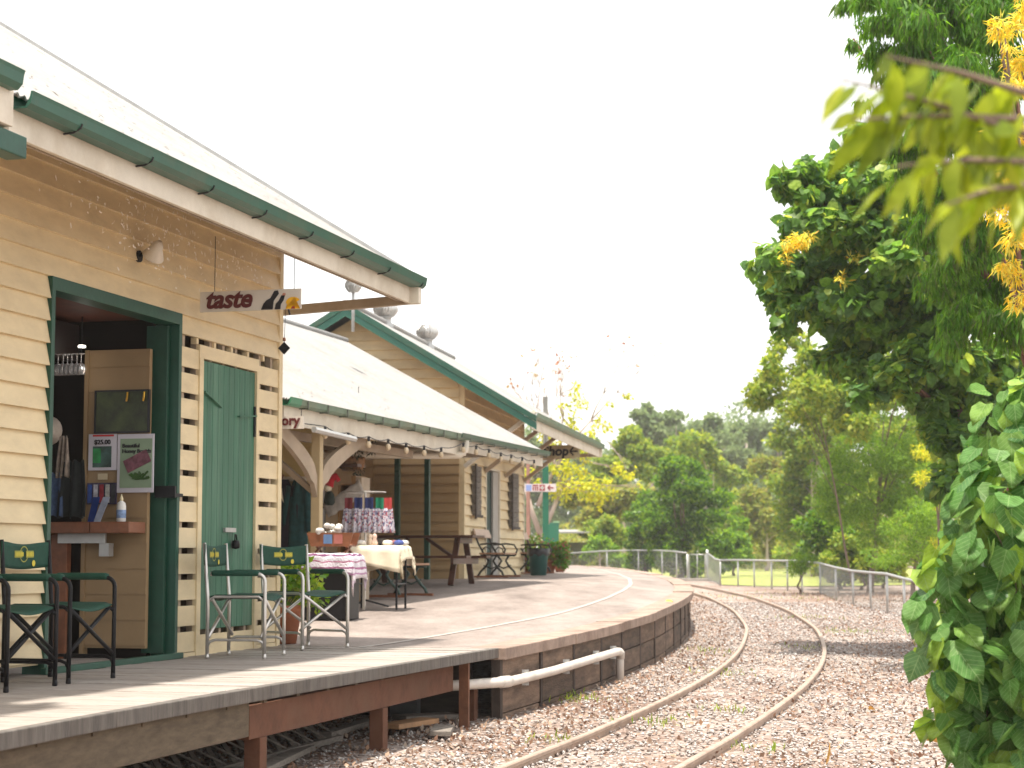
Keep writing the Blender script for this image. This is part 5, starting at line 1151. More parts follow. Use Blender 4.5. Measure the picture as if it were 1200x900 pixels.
# ---- pipe along the wall, loose timber and lattice under the deck
pipe = thing('drain_pipe', 'off white plastic pipe clipped along the sleeper wall', 'pipe')
pp_ = [(430, 804, 14.2), (500, 803, 15.3), (575, 800.5, 16.0), (590, 798, 16.2), (640, 786, 17.45), (690, 772, 18.95), (722, 763.5, 20.15), (726, 765, 20.3), (726.5, 770, 20.32), (722, 789, 20.2)]
P = []
for px, py, Y in pp_:
    p = at(px, py, Y); P.append(p)
for i in range(3, 8): 
    y = P[i].y; n_p = wall_pt(y, .055); P[i] = Vector((n_p.x, y, P[i].z))
P[8] = Vector((P[7].x, P[7].y + .01, P[7].z - .06)); P[9] = Vector((P[7].x - .0, P[7].y, gz(20.3) - .05))
P[0:3] = [fr(B1O, A1, -1.6, -1.62, P[3].z - .01), fr(B1O, A1, -.72, -1.71, P[3].z), fr(B1O, A1, -.12, -2.06, P[3].z)]
MB().tube(P, .043, 12).build('tube', pvc, pipe, smooth=True)
MB().tube([P[2].lerp(P[3], .2), P[2].lerp(P[3], .8)], .050, 12).build('coupling', pvc, pipe, smooth=True)
MB().tube([P[6].lerp(P[7], .7), P[7], P[8]], .050, 12).build('elbow', pvc, pipe, smooth=True)
for a, b, f in ((3, 4, .35), (4, 5, .35), (5, 6, .2), (5, 6, .9)):
    c = P[a].lerp(P[b], f); MB().box(c.x - .05, c.x + .012, c.y - .012, c.y + .012, c.z - .07, c.z + .065).build('clip', galv, pipe)
lat = thing('lattice_panel', 'weathered timber lattice panel fallen under the deck', 'lattice', fr(B1O, A1, -4.0, -1.35, .22), RZ1)
q = MB()
for k in range(13):
    q.beam((-1.6 + k * .26, -.02, -.16), (-1.25 + k * .26, .35, .10), .035, .012); q.beam((-1.6 + k * .26, .35, .10 + .012), (-1.25 + k * .26, -.02, -.16 + .012), .035, .012)
q.build('slats', greytim, lat)
q = MB(); q.beam((-1.7, -.03, -.17), (1.9, -.03, -.17), .05, .04); q.beam((-1.7, .36, .11), (1.9, .36, .11), .05, .04); q.build('rail', greytim, lat)
for i, (s, t, z, L, w_, rz, m_, lab) in enumerate(((-1.55, -1.25, .05, 1.5, .09, .12, greytim, 'long grey board lying deepest under the deck'), (-1.15, -1.62, .06, .8, .17, -.1, mat('bright_board', (.36, .20, .10), .7, .25, 5, .1), 'short orange brown board lying under the deck end'), (-1.35, -1.95, .03, .75, .16, .25, greytim, 'broken grey board on the leaf litter in front of the orange one'), (-3.4, -1.5, .03, 2.2, .10, .2, greytim, 'long grey board under the middle of the deck'), (-.3, -1.5, .04, .6, .2, -.6, greytim, 'grey offcut lying against the end of the sleeper wall'), (-5.2, -1.4, .05, 1.8, .1, -.15, greytim, 'grey board under the near end of the deck'))):
    b = MB().box(-L / 2, L / 2, -w_ / 2, w_ / 2, -.02, .02).build('loose_board', m_, bevel=.004); b.location = fr(B1O, A1, s, t, z + .02); b.rotation_euler = (.03, .02, RZ1 + rz); tag(b, lab, 'board', 'loose boards under the deck')
bk2 = MB().box(-.04, .04, -.04, .04, -.1, .5).build('concrete_pier', mat('pier_blue_grey', (.10, .105, .11), .8, .3, 4, .1)); bk2.location = fr(B1O, A1, .02, -1.2, 0); bk2.rotation_euler = (0, 0, RZ1); bk2.scale = (1.5, 3, 1); tag(bk2, 'grey pier behind the pipe at the end of the deck', 'pier')

# ================================================================== FENCE, GATE, SIGN POST, FAR SHELTER
chain = mat('chain_wire', (.30, .30, .28), .5, .2, 9, 0, metal=.5)
def fence(name, label, P_, hgt, posts, rail_r=.028, mesh=True, sag=None):
    t = thing(name, label, 'fence'); rp = []
    for p in P_: rp.append(Vector((p[0], p[1], gz(p[1]) + (p[2] if len(p) > 2 else hgt))))
    MB().tube(rp, rail_r, 8).build('top_rail', galv, t, smooth=True)
    cum = [0]
    for a, b in zip(P_[:-1], P_[1:]): cum.append(cum[-1] + math.hypot(b[0] - a[0], b[1] - a[1]))
    def pos(d):
        for i in range(len(cum) - 1):
            if d <= cum[i + 1]: f = (d - cum[i]) / (cum[i + 1] - cum[i]); return rp[i].lerp(rp[i + 1], f)
        return rp[-1]
    for f in posts:
        p = pos(f * cum[-1]); MB().tube([(p.x, p.y, gz(p.y) - .2), (p.x, p.y, p.z)], .026, 8).build('post', galv, t, smooth=True)
    q = MB(); L = cum[-1]; sp_ = .11; n = int(L / sp_); 
    for k in range(n):                                  # diamond wire as thin crossing strands
        for sg in (1, -1):
            a = pos(k * sp_); b = pos(min(L, max(0, k * sp_ + sg * .9))); 
            a0 = Vector((a.x, a.y, gz(a.y) + .03)); b0 = Vector((b.x, b.y, b.z - .02)); r_ = .0016
            q.add([a0 + Vector((-r_, 0, -r_)), a0 + Vector((r_, 0, r_)), b0 + Vector((r_, 0, r_)), b0 + Vector((-r_, 0, -r_))], [(0, 1, 2, 3)])
    if mesh: q.build('wire_mesh', chain, t)
    return t
fp = [(1052 + 60, 730), (1078, 724), (1060, 722), (1040, 718.5), (1020.6, 714), (1000, 710), (980, 704), (961.4, 696), (940, 693.6), (923, 692), (904.5, 690.4), (884, 688), (865, 687), (844.4, 686.6)]
FP = [grd(*q) for q in fp]; FP[0] = grd(1112, 729)
ftop = [685, 682, 678, 672.5, 671, 669, 665, 660, 657.5, 657, 657, 656.6, 656.3, 656.5]
FPx = []
for q, pxy, ty in zip(FP, fp, ftop):
    d = ray(pxy[0], ty); t = q.y / d.y; FPx.append((q.x, q.y, EYE + d.z * t - gz(q.y)))
FPx = [(FPx[0][0] + 1.6, FPx[0][1] - 7.5, .74)] + FPx
cum = [0]
for a, b in zip(FPx[:-1], FPx[1:]): cum.append(cum[-1] + math.hypot(b[0] - a[0], b[1] - a[1]))
fence('track_fence', 'galvanised chain wire fence curving along the right side of the track', FPx, .8, [c / cum[-1] for c in cum])
gp = [grd(826, 679.5), grd(804, 677.5)]
gP = Vector((7.35, 71.0, 0)); gL = Vector((6.62, 71.3, 0))
last = FPx[-1]; link = fence('gate_side_fence', 'short sagging fence length joining the gate post to the lawn fence', [(last[0], last[1], last[2]), (gP.x * .45 + last[0] * .55, (gP.y * .4 + last[1] * .6), .84), (gP.x, gP.y, 1.05)], .9, [])
gt_ = thing('wire_gate', 'small galvanised wire gate beside the round dark tree', 'gate', (gP.x, gP.y, gz(71)))
MB().tube([(0, 0, -.1), (0, 0, 1.16)], .05, 10).build('gate_post', galv, gt_, smooth=True); MB().tube([(-.72, .3, -.1), (-.72, .3, 1.0)], .035, 8).build('gate_post', galv, gt_, smooth=True)
q = MB(); q.tube([(-.08, .03, .06), (-.08, .03, .98), (-.36, .15, .98), (-.66, .28, .98), (-.66, .28, .06), (-.08, .03, .06)], .024, 6); q.tube([(-.36, .15, .06), (-.36, .15, .98)], .02, 6); gfr = q.build('gate_frame', galv, gt_, smooth=True)
q = MB()
for k in range(9):
    x = -.1 - .065 * k; q.beam((x, .04 - (x + .1) * .42, .08), (x, .04 - (x + .1) * .42, .96), .005, .005)
for k in range(10): q.beam((-.1, .04, .08 + k * .095), (-.66, .28, .08 + k * .095), .005, .005)
q.build('wire_mesh', chain, gt_)
gt_['label'] = 'small galvanised wire gate beside the round dark tree'
th_ = MB().box(-1.25, .12, -.35, .25, -.08, .09).build('gate_step', concrete, bevel=.01); th_.location = (gP.x, gP.y - .1, gz(71)); th_.rotation_euler = (0, 0, R(-8)); tag(th_, 'low concrete step under the wire gate', 'step')
lf_ = [(665, 662, 84), (705, 664, 82), (745, 666, 79), (772, 668, 76), (790, 672, 73.5), (804, 676, 71.3)]
lt_ = [648.5, 645.8, 644.8, 645, 646, 648]
LP = []
for (px, py, Y), ty in zip(lf_, lt_):
    p = at(px, ty, Y); LP.append((p.x, Y, p.z - gz(Y)))
fence('platform_end_fence', 'chain wire fence closing off the far end of the platform', LP, 1, [0, .22, .45, .69, .87])
# direction sign post
dp = at(639.5, 660, 47.5); dpz = dz(dp.x, dp.y)
ds = thing('direction_sign', 'green post with white facilities sign and left arrow past the station building', 'sign', (dp.x, dp.y, dpz))
MB().box(-.075, .075, -.075, .075, -.05, 2.62).build('post', mat('post_green', (.015, .13, .075), .5, .1, 4, .03), ds)
zc = at(633, 571.8, 47.5).z - dpz; xc = at(633, 571.8, 47.5).x - dp.x
MB().box(xc - .40, xc + .40, -.10, -.078, zc - .10, zc + .10).build('board', mat('sign_pinkish', (.66, .60, .60), .5, .05, 4, 0), ds)
MB().box(xc - .36, xc - .22, -.105, -.101, zc - .075, zc + .075).build('blue_symbol', mat('symbol_blue', (.25, .33, .62), .5, .05, 4, 0), ds)
mr = mat('symbol_maroon', (.28, .02, .03), .5, .05, 4, 0); rdm = MATS['sign_pinkish']
q = MB(); q.box(xc - .19, xc - .05, -.105, -.101, zc + .045, zc + .075)
for k in range(3): q.box(xc - .19 + k * .055, xc - .16 + k * .055, -.105, -.101, zc - .075, zc + .03)
q.build('people_symbol', mr, ds)
q = MB(); q.box(xc - .02, xc + .12, -.105, -.101, zc - .075, zc + .075); so_ = q.build('red_square', mr, ds)
q = MB(); q.box(xc + .032, xc + .068, -.108, -.106, zc - .05, zc + .05); q.box(xc + .0, xc + .1, -.108, -.106, zc - .018, zc + .018); q.build('white_cross', whitep, ds)
q = MB(); q.beam((xc + .19, -.103, zc), (xc + .34, -.103, zc), .004, .03); q.beam((xc + .19, -.103, zc), (xc + .25, -.103, zc + .06), .004, .03); q.beam((xc + .19, -.103, zc), (xc + .25, -.103, zc - .06), .004, .03); q.build('arrow', mr, ds)
sgp = MB().box(-.06, .06, -.06, .06, 2.62, 4.4).build('upper_pole', mat('pole_grey', (.22, .22, .20), .7, .2, 4, .1), ds)
rp_ = thing('timber_pole', 'slim reddish timber pole beyond the station corner', 'pole', at(619, 650, 52) - Vector((0, 0, .5))); MB().tube([(0, 0, 0), (0, 0, 3.6)], [.06, .05], 8).build('shaft', mat('pole_reddish', (.32, .17, .13), .7, .2, 4, .1), rp_)
fsx = thing('park_shelter', 'open shelter with white flat roof and dark olive wall beyond the platform', 'shelter', at(675, 652, 90))
fsx.location.z = gz(90)
px_m = F / 90
MB().box(-.98, .98, -1.2, 1.6, 2.02, 2.09).build('roof', roofm, fsx).rotation_euler = (R(3), 0, 0)
MB().box(-.95, .8, 1.2, 1.3, 0, 1.55).build('back_wall', mat('olive_wall', (.13, .14, .07), .7, .2, 2, .05), fsx)
MB().box(-.95, -.88, -1.0, 1.2, 0, 1.3).build('side_wall', MATS['olive_wall'], fsx)
for x in (-.93, .93):
    for y in (-1.1, 1.35): MB().box(x - .035, x + .035, y - .035, y + .035, 0, 2.12).build('post', green, fsx)
MB().box(-.48, -.26, 1.17, 1.195, .82, 1.25).build('notice', whitep, fsx)
MB().box(.36, .5, 1.17, 1.195, .9, 1.2).build('notice', whitep, fsx)
gpz = at(648, 645, 70); gpp = thing('green_pillar', 'broad dark green pillar in front of the far shelter', 'pillar', (gpz.x, gpz.y, dz(gpz.x, gpz.y)))
MB().box(-.22, .22, -.12, .12, -.3, 1.60).build('panel', MATS['post_green'], gpp, bevel=.01); MB().box(.02, .25, -.13, .13, 1.6, 1.66).build('cap', mat('cap_pale_green', (.22, .40, .22), .5, .1, 4, 0), gpp)

# ================================================================== TREES
def gpt(px, Y): p = at(px, 700, Y); return (p.x, Y, gz(Y))
# big leafed overhanging tree right of the track
T1 = [(905, 310, 26), (935, 265, 30), (925, 345, 30), (945, 215, 28), (965, 195, 26), (985, 235, 45), (975, 320, 50), (1010, 180, 34), (1030, 260, 60), (1045, 335, 62), (985, 385, 40), (1025, 420, 46), (1085, 300, 60), (1095, 390, 60), (1140, 330, 50), (1145, 450, 52), (1110, 500, 42), (1165, 520, 50), (1180, 420, 50), (1020, 460, 20), (1130, 560, 40), (920, 380, 18), (930, 300, 34), (960, 360, 34), (1000, 270, 50), (1060, 220, 50), (1060, 440, 40), (1100, 350, 50), (1100, 460, 40), (975, 420, 20), (1190, 480, 50), (915, 215, 12), (1180, 340, 60)]
tree('broadleaf_tree', 'large heart leaved tree leaning out over the right side of the track', 'tree', blobs(T1, 25, 2.2, 1), gpt(1290, 27.5), 24000, .15, m_heart, 'heart', 9, .40, 11, bark_red, .16, .75, .5, .6, nl=14, shell=.45)
T1b = [(900, 460, 26), (930, 420, 30), (905, 440, 20), (960, 455, 30), (890, 455, 14), (985, 480, 30), (940, 480, 26), (1000, 500, 26), (1010, 470, 30), (950, 430, 26), (975, 450, 26)]
tree('airy_tree', 'thin leaved pale tree showing below the large heart leaved crown', 'tree', blobs(T1b, 50, 2, 2), gpt(1000, 51), 9000, .16, m_mid, 'diamond', 9, .36, 12, bark, .035, .2, nl=8)
T2 = [(1010, -5, 22), (1045, 25, 38), (1090, 60, 50), (1060, 110, 36), (1130, 20, 50), (1120, 130, 56), (1160, 90, 56), (1080, 180, 46), (1140, 220, 60), (1110, 280, 56), (1150, 330, 60), (1130, 380, 40), (1180, 280, 40), (1180, 180, 40), (1085, 240, 30), (1190, 380, 36), (990, 6, 12), (1000, 45, 10), (1010, 120, 10), (1045, 70, 34), (1085, 0, 50), (1180, 20, 50), (1190, 100, 50), (1160, 240, 60), (1090, 120, 46)]
tree('weeping_tree', 'bright green weeping tree with fine hanging leaves at the upper right', 'tree', blobs(T2, 21, 1.6, 3), gpt(1330, 23), 42000, .15, m_weep, 'strip', 8, .42, 13, bark_red, .14, 1.6, .3, .5, nl=12, shell=.3)
T3 = [(1188, 12, 22), (1178, 45, 20), (1195, 75, 26), (1168, 28, 10), (1185, 105, 14), (1180, 160, 22), (1165, 185, 16), (1190, 200, 26), (1175, 245, 20), (1192, 280, 24), (1185, 320, 18), (1196, 350, 16), (1165, 225, 10)]
tree('yellow_tree', 'golden leaved branches drooping down the right edge of the view', 'tree', blobs(T3, 12.5, .6, 4), gpt(1330, 13), 2600, .075, m_yell, 'strip', 7, .45, 14, bark, .09, .8, .6, .6, nl=8, shell=.2)
# yellow sprays inside the big tree
tree('yellow_spray', 'small golden leafed branch growing through the left side of the large crown', 'branch', blobs([(930, 290, 16), (942, 280, 14), (918, 300, 10), (1000, 300, 8), (985, 330, 8)], 23.6, .3, 5), None, 420, .10, m_yell, 'strip', 5, .45, 15, droop=.5)
# blurred near branch
nbc = thing('overhanging_branch', 'out of focus leafy branch reaching in close at the upper right', 'branch')
g = np.random.default_rng(21); P = []; D = []; st_ = MB()
root = Vector((1.55, 3.4, 2.35)); lines = [((1210, 160), (985, 92)), ((1205, 110), (1040, 66)), ((1215, 190), (1050, 195)), ((1215, 215), (1110, 240)), ((1205, 140), (1000, 140))]
for (a, b) in lines:
    A = at(a[0], a[1], 3.3); B = at(b[0], b[1], 3.1); st_.tube([root, A, A.lerp(B, .5) + Vector((0, .02, .012)), B], [.012, .007, .005, .002], 6)
    for k in range(18):
        f = (k + .5) / 18; p = A.lerp(B, f) + Vector((0, .02, .012)) * math.sin(f * PI); P.append(p + Vector(g.normal(size=3) * .008)); dd = (B - A).normalized(); D.append(np.array([dd.x * .6, g.uniform(-.4, .4), -.55]))
for (a, b) in lines:
    A = at(a[0], a[1], 3.3)
    for k in range(8): p = root.lerp(A, .1 + k * .11); P.append(p + Vector(g.normal(size=3) * .01)); D.append(np.array([-.5, g.uniform(-.5, .5), -.6]))
for k in range(14): p = root.lerp(Vector((2.2, 3.5, 2.4)), k / 14); P.append(p + Vector(g.normal(size=3) * .04)); D.append(np.array([g.uniform(-.5, .5), g.uniform(-.5, .5), -.6]))
st_.tube([root, Vector((2.2, 3.5, 2.4)), Vector((2.9, 3.7, 1.6)), Vector((3.0, 3.8, -.1))], [.012, .03, .05, .07], 8)
st_.build('stem', bark, nbc, smooth=True)
leaves('foliage', np.array([tuple(p) for p in P]), g.uniform(.075, .135, len(P)), m_fore, nbc, 'lance', np.array(D), .35, 1.0, .35, .6, 5)
# big leafed bush at the right
BU = [(1178, 490, 38), (1150, 530, 30), (1190, 560, 50), (1135, 575, 26), (1165, 620, 48), (1125, 640, 34), (1098, 690, 32), (1140, 700, 50), (1190, 680, 50), (1090, 745, 26), (1120, 770, 46), (1165, 790, 56), (1125, 840, 34), (1195, 850, 60), (1160, 870, 44), (1205, 460, 22), (1085, 720, 22), (1100, 655, 20), (1240, 600, 70), (1260, 760, 90), (1250, 500, 40)]
g = np.random.default_rng(31); mb_ = LF('leaf_bush', [(.07, .18, .05), (.11, .25, .06), (.16, .30, .08), (.30, .45, .06), (.09, .20, .09)], .38, .42); add_veins(mb_); bt = thing('broadleaf_bush', 'large heart leaved bush close beside the track at the right edge', 'bush')
cl = blobs(BU, 9.2, .35, 6); P, d = clump_points(cl, 900, g, .35); k_ = P[:, 2] > .12; P, d = P[k_], d[k_]
d2 = d.copy(); d2[:, 2] *= .4; leaves('foliage', P, g.uniform(.08, .185, len(P)), LF('leaf_bush', [(.07, .18, .05), (.11, .25, .06), (.16, .30, .08), (.30, .45, .06), (.09, .20, .09)], .38, .33), bt, 'heart', d2, .85, .55, .38, 1.2, 31)
trunk(gpt(1270, 9.6), cl, bark, bt, .05, nl=18, seed=3)
# feathery growth beyond the fence, right
tree('feathery_tree', 'bright green feathery wattle tree behind the right fence', 'tree', blobs([(1010, 540, 44), (975, 560, 36), (1000, 590, 40), (1045, 560, 46), (1040, 500, 40), (1075, 470, 40), (1030, 610, 36), (965, 590, 20), (1060, 440, 30), (1080, 520, 40), (1100, 570, 40), (1060, 600, 30)], 52, 2, 7), gpt(1020, 53), 34000, .13, m_feather, 'strip', 10, .36, 16, bark, .10, .2, .7, .8, nl=12, shell=.3)
tree('feathery_shrub', 'low bright green feathery shrub leaning on the right fence', 'shrub', blobs([(1060, 640, 34), (1040, 650, 24), (1090, 640, 34), (1095, 610, 30), (1075, 600, 26)], 45, 1.2, 8), gpt(1070, 45), 7000, .12, m_feather, 'strip', 9, .38, 17, bark, .07, .1, nl=8, shell=.3)
tree('dark_undergrowth', 'dark green broadleaf shrub low behind the small sapling', 'shrub', blobs([(960, 625, 26), (985, 640, 26), (1010, 655, 20), (955, 655, 18), (985, 668, 18), (1030, 668, 14)], 56, 1.2, 9), gpt(985, 56), 3800, .17, m_dark, 'diamond', 9, .38, 18, bark, .07, .2, nl=8)
tree('yellow_sapling', 'slender yellow leafed tree between the feathery wattle and the near bush', 'tree', blobs([(1085, 530, 14), (1095, 515, 10), (1098, 555, 16), (1080, 560, 12), (1105, 590, 12), (1110, 625, 12), (1100, 640, 10)], 40, .5, 10), gpt(1105, 40), 1500, .11, m_brightyel, 'strip', 6, .45, 19, bark, .05, .4, nl=6)
tree('dark_ivy_tree', 'dark leafed tree standing behind the near bush', 'tree', blobs([(1120, 470, 30), (1140, 510, 30), (1120, 545, 24), (1160, 560, 40), (1150, 620, 36), (1110, 440, 24)], 31, 1, 11), gpt(1175, 31), 5200, .10, m_dark, 'diamond', 9, .4, 20, bark, .11, .6, nl=8)
tree('fence_sapling', 'small young tree with a thin bare stem standing against the fence', 'tree', blobs([(937, 660, 14), (930, 655, 10), (946, 656, 11), (938, 668, 10)], 52, .2, 12), gpt(938, 52), 1100, .13, m_feather, 'strip', 5, .5, 21, bark, .035, .3, nl=4)
for i, (px, Y, w_, h_, lab) in enumerate(((990, 60, 30, 24, 'thin olive bush behind the wire fence posts'), (1035, 58, 34, 30, 'brownish open bush behind the wire fence'), (905, 70, 0, 0, ''))):
    if w_: tree('open_bush', lab, 'bush', blobs([(px - w_ * .5, 680 - h_ * .4, w_ * .4), (px, 676 - h_ * .5, w_ * .5), (px + w_ * .5, 680 - h_ * .4, w_ * .4)], Y, 1, 30 + i), gpt(px, Y), 1100, .16, m_olive, 'diamond', 8, .4, 22 + i, bark, .05, .1, nl=6)
# round dark tree by the gate
RT = [(800, 570, 36), (770, 590, 32), (835, 590, 32), (800, 620, 44), (760, 610, 26), (840, 620, 30), (815, 650, 32), (775, 640, 30), (820, 550, 20), (785, 548, 16), (850, 640, 20), (765, 655, 18), (790, 662, 20), (800, 540, 14)]
RT = [(798 + (b[0] - 798) * .86, b[1], b[2] * .84) for b in RT]
tree('round_tree', 'dense rounded dark green tree standing beside the wire gate', 'tree', blobs(RT, 78, 2.6, 13), gpt(798, 78), 26000, .17, m_dark, 'diamond', 12, .34, 23, bark, .14, .1, .9, .7, nl=6, shell=.6)
tree('side_tree', 'narrower dark tree joined to the left of the rounded tree', 'tree', blobs([(750, 615, 18), (755, 640, 20), (745, 600, 12), (762, 660, 16), (748, 655, 12)], 80, 1, 14), gpt(758, 80), 5000, .18, m_dark, 'diamond', 9, .38, 24, bark, .09, .1, nl=5, shell=.6)
tree('fence_shrub', 'low mixed green shrub filling behind the middle of the right fence', 'shrub', blobs([(975, 660, 18), (1000, 650, 24), (1030, 655, 24), (1055, 662, 22), (1015, 672, 14)], 55, 1, 16), gpt(1010, 55), 5000, .14, m_mid, 'diamond', 8, .4, 26, bark, .05, .1, nl=6)
tree('lime_shrub', 'lime green shrub at the right foot of the rounded tree', 'shrub', blobs([(865, 610, 16), (858, 640, 20), (872, 655, 14), (845, 660, 14)], 84, 1, 15), gpt(860, 84), 3600, .2, m_feather, 'diamond', 8, .4, 25, bark, .07, .1, nl=5)
# middle distance, left to right
MIDT = [
 ('olive_tree', 'round olive tree above the far shelter', [(730, 545, 26), (715, 560, 24), (745, 530, 22), (700, 575, 22), (735, 515, 20), (760, 545, 20)], 105, m_mid, 11000, .25),
 ('olive_tree', 'brown tinged tree left of the rounded tree', [(725, 590, 24), (700, 600, 24), (745, 580, 20), (680, 585, 20)], 96, m_olive, 6000, .28),
 ('dark_shrub', 'mid green rounded shrub beside the far shelter', [(696, 625, 16), (712, 620, 17), (724, 630, 12), (705, 640, 11)], 88, m_mid, 5000, .20),
 ('flowering_shrub', 'low yellow green shrub in front of the far shelter', [(700, 640, 12), (716, 645, 10), (690, 650, 8), (706, 632, 8)], 85, m_feather, 1800, .16),
 ('mid_tree', 'yellow green tree rising behind the rounded tree', [(850, 560, 24), (870, 590, 20), (830, 540, 18), (862, 620, 18), (790, 530, 20), (815, 520, 20)], 112, m_mid, 6000, .32),
 ('mid_tree', 'tall yellow olive tree left of the feathery wattle', [(940, 520, 36), (925, 560, 32), (960, 480, 30), (915, 590, 26), (950, 590, 26), (975, 520, 30), (930, 490, 24), (990, 470, 26), (985, 560, 34), (960, 610, 30), (930, 620, 20), (1000, 610, 30), (935, 455, 18)], 82, m_mid, 24000, .22),
 ('mid_tree', 'leafy olive tree with red brown tints behind the lawn', [(900, 560, 26), (885, 590, 22), (905, 610, 24), (880, 620, 20), (925, 620, 24), (900, 640, 14)], 108, m_olive, 8000, .28),
 ('mid_tree', 'light green tree at the back right of the lawn', [(945, 640, 20), (920, 650, 14), (960, 660, 12), (945, 610, 20)], 90, m_mid, 3500, .22),
 ('mid_tree', 'pale olive tree high behind the feathery wattle', [(1020, 460, 36), (1050, 430, 36), (1000, 440, 28), (1080, 420, 36), (1060, 480, 34), (985, 430, 26), (965, 455, 24), (1110, 460, 40), (1010, 480, 34), (985, 490, 26), (1040, 520, 36)], 75, m_mid, 16000, .22),
 ('mid_tree', 'tall dark green tree filling the back right', [(1090, 520, 50), (1130, 580, 46), (1060, 560, 40), (1110, 640, 36), (1180, 600, 50), (1150, 500, 40), (1050, 610, 40), (1010, 590, 36), (1020, 640, 26)], 66, m_mid, 22000, .2),
]
for i, (nm, lab, bl, Y, m_, n, sz) in enumerate(MIDT):
    cx = sum(b[0] for b in bl) / len(bl); tree(nm, lab, 'shrub' if 'shrub' in nm else 'tree', blobs(bl, Y, 2.5, 50 + i), gpt(cx, Y), n, sz, m_, 'diamond', 10, .36, 50 + i, bark_pale, .13 if 'tree' in nm else .05, .2, nl=9, group=None)
# tall hazy eucalypts at the back
EUC = [(700, 560, 34), (690, 520, 20), (765, 500, 26), (752, 520, 22), (785, 495, 14), (800, 530, 30), (825, 505, 24), (845, 530, 26), (815, 550, 26), (870, 500, 18), (890, 520, 26), (880, 560, 28), (905, 500, 18), (915, 535, 24), (935, 510, 22)]
sets = [([(700, 565, 34), (688, 525, 20), (715, 600, 30)], 'broad hazy eucalypt at the left end of the far treeline'), ([(765, 500, 24), (752, 520, 22), (775, 530, 24), (758, 488, 14)], 'domed hazy eucalypt standing above the treeline'), ([(788, 492, 11), (792, 515, 14), (795, 545, 22)], 'slim hazy eucalypt with a small top beside the domed one'),
        ([(828, 502, 24), (808, 520, 22), (850, 525, 24), (830, 550, 32)], 'wide hazy eucalypt behind the rounded tree'), ([(872, 500, 16), (882, 520, 16), (868, 545, 22), (880, 580, 26)], 'hazy eucalypt with bare upper limbs'), ([(908, 502, 18), (925, 525, 24), (905, 555, 26), (925, 585, 26)], 'hazy eucalypt at the right of the far treeline'),
        ([(645, 575, 30), (620, 540, 26), (660, 540, 24)], 'hazy eucalypt behind the yellow blossomed tree')]
for i, (bl, lab) in enumerate(sets):
    cx = sum(b[0] for b in bl) / len(bl); Y = 150 + i * 3
    tree('eucalypt', lab, 'tree', blobs(bl, Y, 4, 80 + i), gpt(cx, Y), 6500, .42, m_euc, 'diamond', 10, .34, 80 + i, bark_pale, .3, .2, nl=12, shell=.4)
# far woodland mass closing the view (one mass, no single tree can be told apart)
g = np.random.default_rng(99); cl = []
for k in range(420):
    px = g.uniform(380, 1500); Y = g.uniform(165, 200); top = 520 + 30 * math.sin(px * .02) + 12 * math.sin(px * .07); py = g.uniform(top, 645); p = at(px, py, Y); r = g.uniform(1.2, 2.4); cl.append((np.array(p), np.array([r * 1.2, r * 1.2, r])))
P, d = clump_points(cl, 90000, g, .4); wl = leaves('far_woodland', P, g.uniform(.35, .75, len(P)), m_euc, None, 'diamond', d, .2); tag(wl, 'hazy green woodland closing the background', 'woodland', kind='stuff')
cl = []
for k in range(160):
    px = g.uniform(640, 1150); Y = g.uniform(118, 138); py = g.uniform(625, 660); p = at(px, py, Y); r = g.uniform(.5, 1.2); cl.append((np.array(p), np.array([r * 1.5, r, r])))
P, d = clump_points(cl, 26000, g, .4); wl = leaves('undergrowth', P, g.uniform(.15, .4, len(P)), m_olive, None, 'diamond', d, .1); tag(wl, 'low mixed undergrowth at the back edge of the lawn', 'undergrowth', kind='stuff')
# yellow blossomed, half bare tree beyond the station
yt = thing('yellow_blossom_tree', 'half bare pale barked tree with yellow leaf clumps beyond the station', 'tree'); Y = 62; base = Vector(gpt(634, Y)); b = MB(); tips = []
rr = random.Random(12)
def limb(p, dr, L, r, dep):
    q = p + dr * L; m_ = p.lerp(q, .5) + Vector((rr.uniform(-.06, .06), rr.uniform(-.06, .06), 0)) * L; b.tube([p, m_, q], [r, r * .8, r * .62], 6 if r > .02 else 4); tips.append((q, dep))
    if dep <= 0: return
    for k in range(rr.choice([2, 3]) if dep < 5 else 2):
        nd = (dr + Vector((rr.uniform(-.75, .75), rr.uniform(-.55, .55), rr.uniform(-.15, .5)))).normalized(); limb(q, nd, L * rr.uniform(.62, .85), r * .58, dep - 1)
limb(base, Vector((.02, 0, 1)).normalized(), 1.7, .16, 0)
limb(base + Vector((0, 0, 1.6)), Vector((.42, .1, 1)).normalized(), 1.8, .10, 5); limb(base + Vector((0, 0, 1.6)), Vector((-.32, -.1, 1)).normalized(), 1.75, .10, 5); limb(base + Vector((-.1, 0, 2.6)), Vector((.5, .3, 1)).normalized(), 1.9, .08, 5)
g = np.random.default_rng(61)
ycl = blobs([(705, 570, 16), (690, 578, 16), (672, 560, 18), (655, 572, 16), (720, 548, 10), (740, 555, 9), (650, 545, 14), (680, 535, 14), (662, 480, 12), (678, 470, 11), (700, 495, 8), (640, 505, 14), (655, 500, 10), (715, 475, 5), (735, 463, 4), (625, 560, 12), (750, 570, 6), (710, 585, 12), (668, 500, 12), (690, 510, 9), (645, 520, 12), (712, 500, 7), (672, 455, 8)], Y, 1.0, 90)
for c, r_c in ycl:
    cv = Vector(tuple(c)); q = min((t for t, dp_ in tips), key=lambda t: (t - cv).length); b.tube([q, q.lerp(cv, .5) + Vector((0, 0, .05)), cv], [.02, .013, .005], 4)
    for k in range(4): b.tube([q.lerp(cv, .4 + .15 * k), cv + Vector(tuple(g.normal(size=3) * r_c[0] * .6))], [.008, .003], 4)
b.build('trunk', bark_pale, yt, smooth=True)
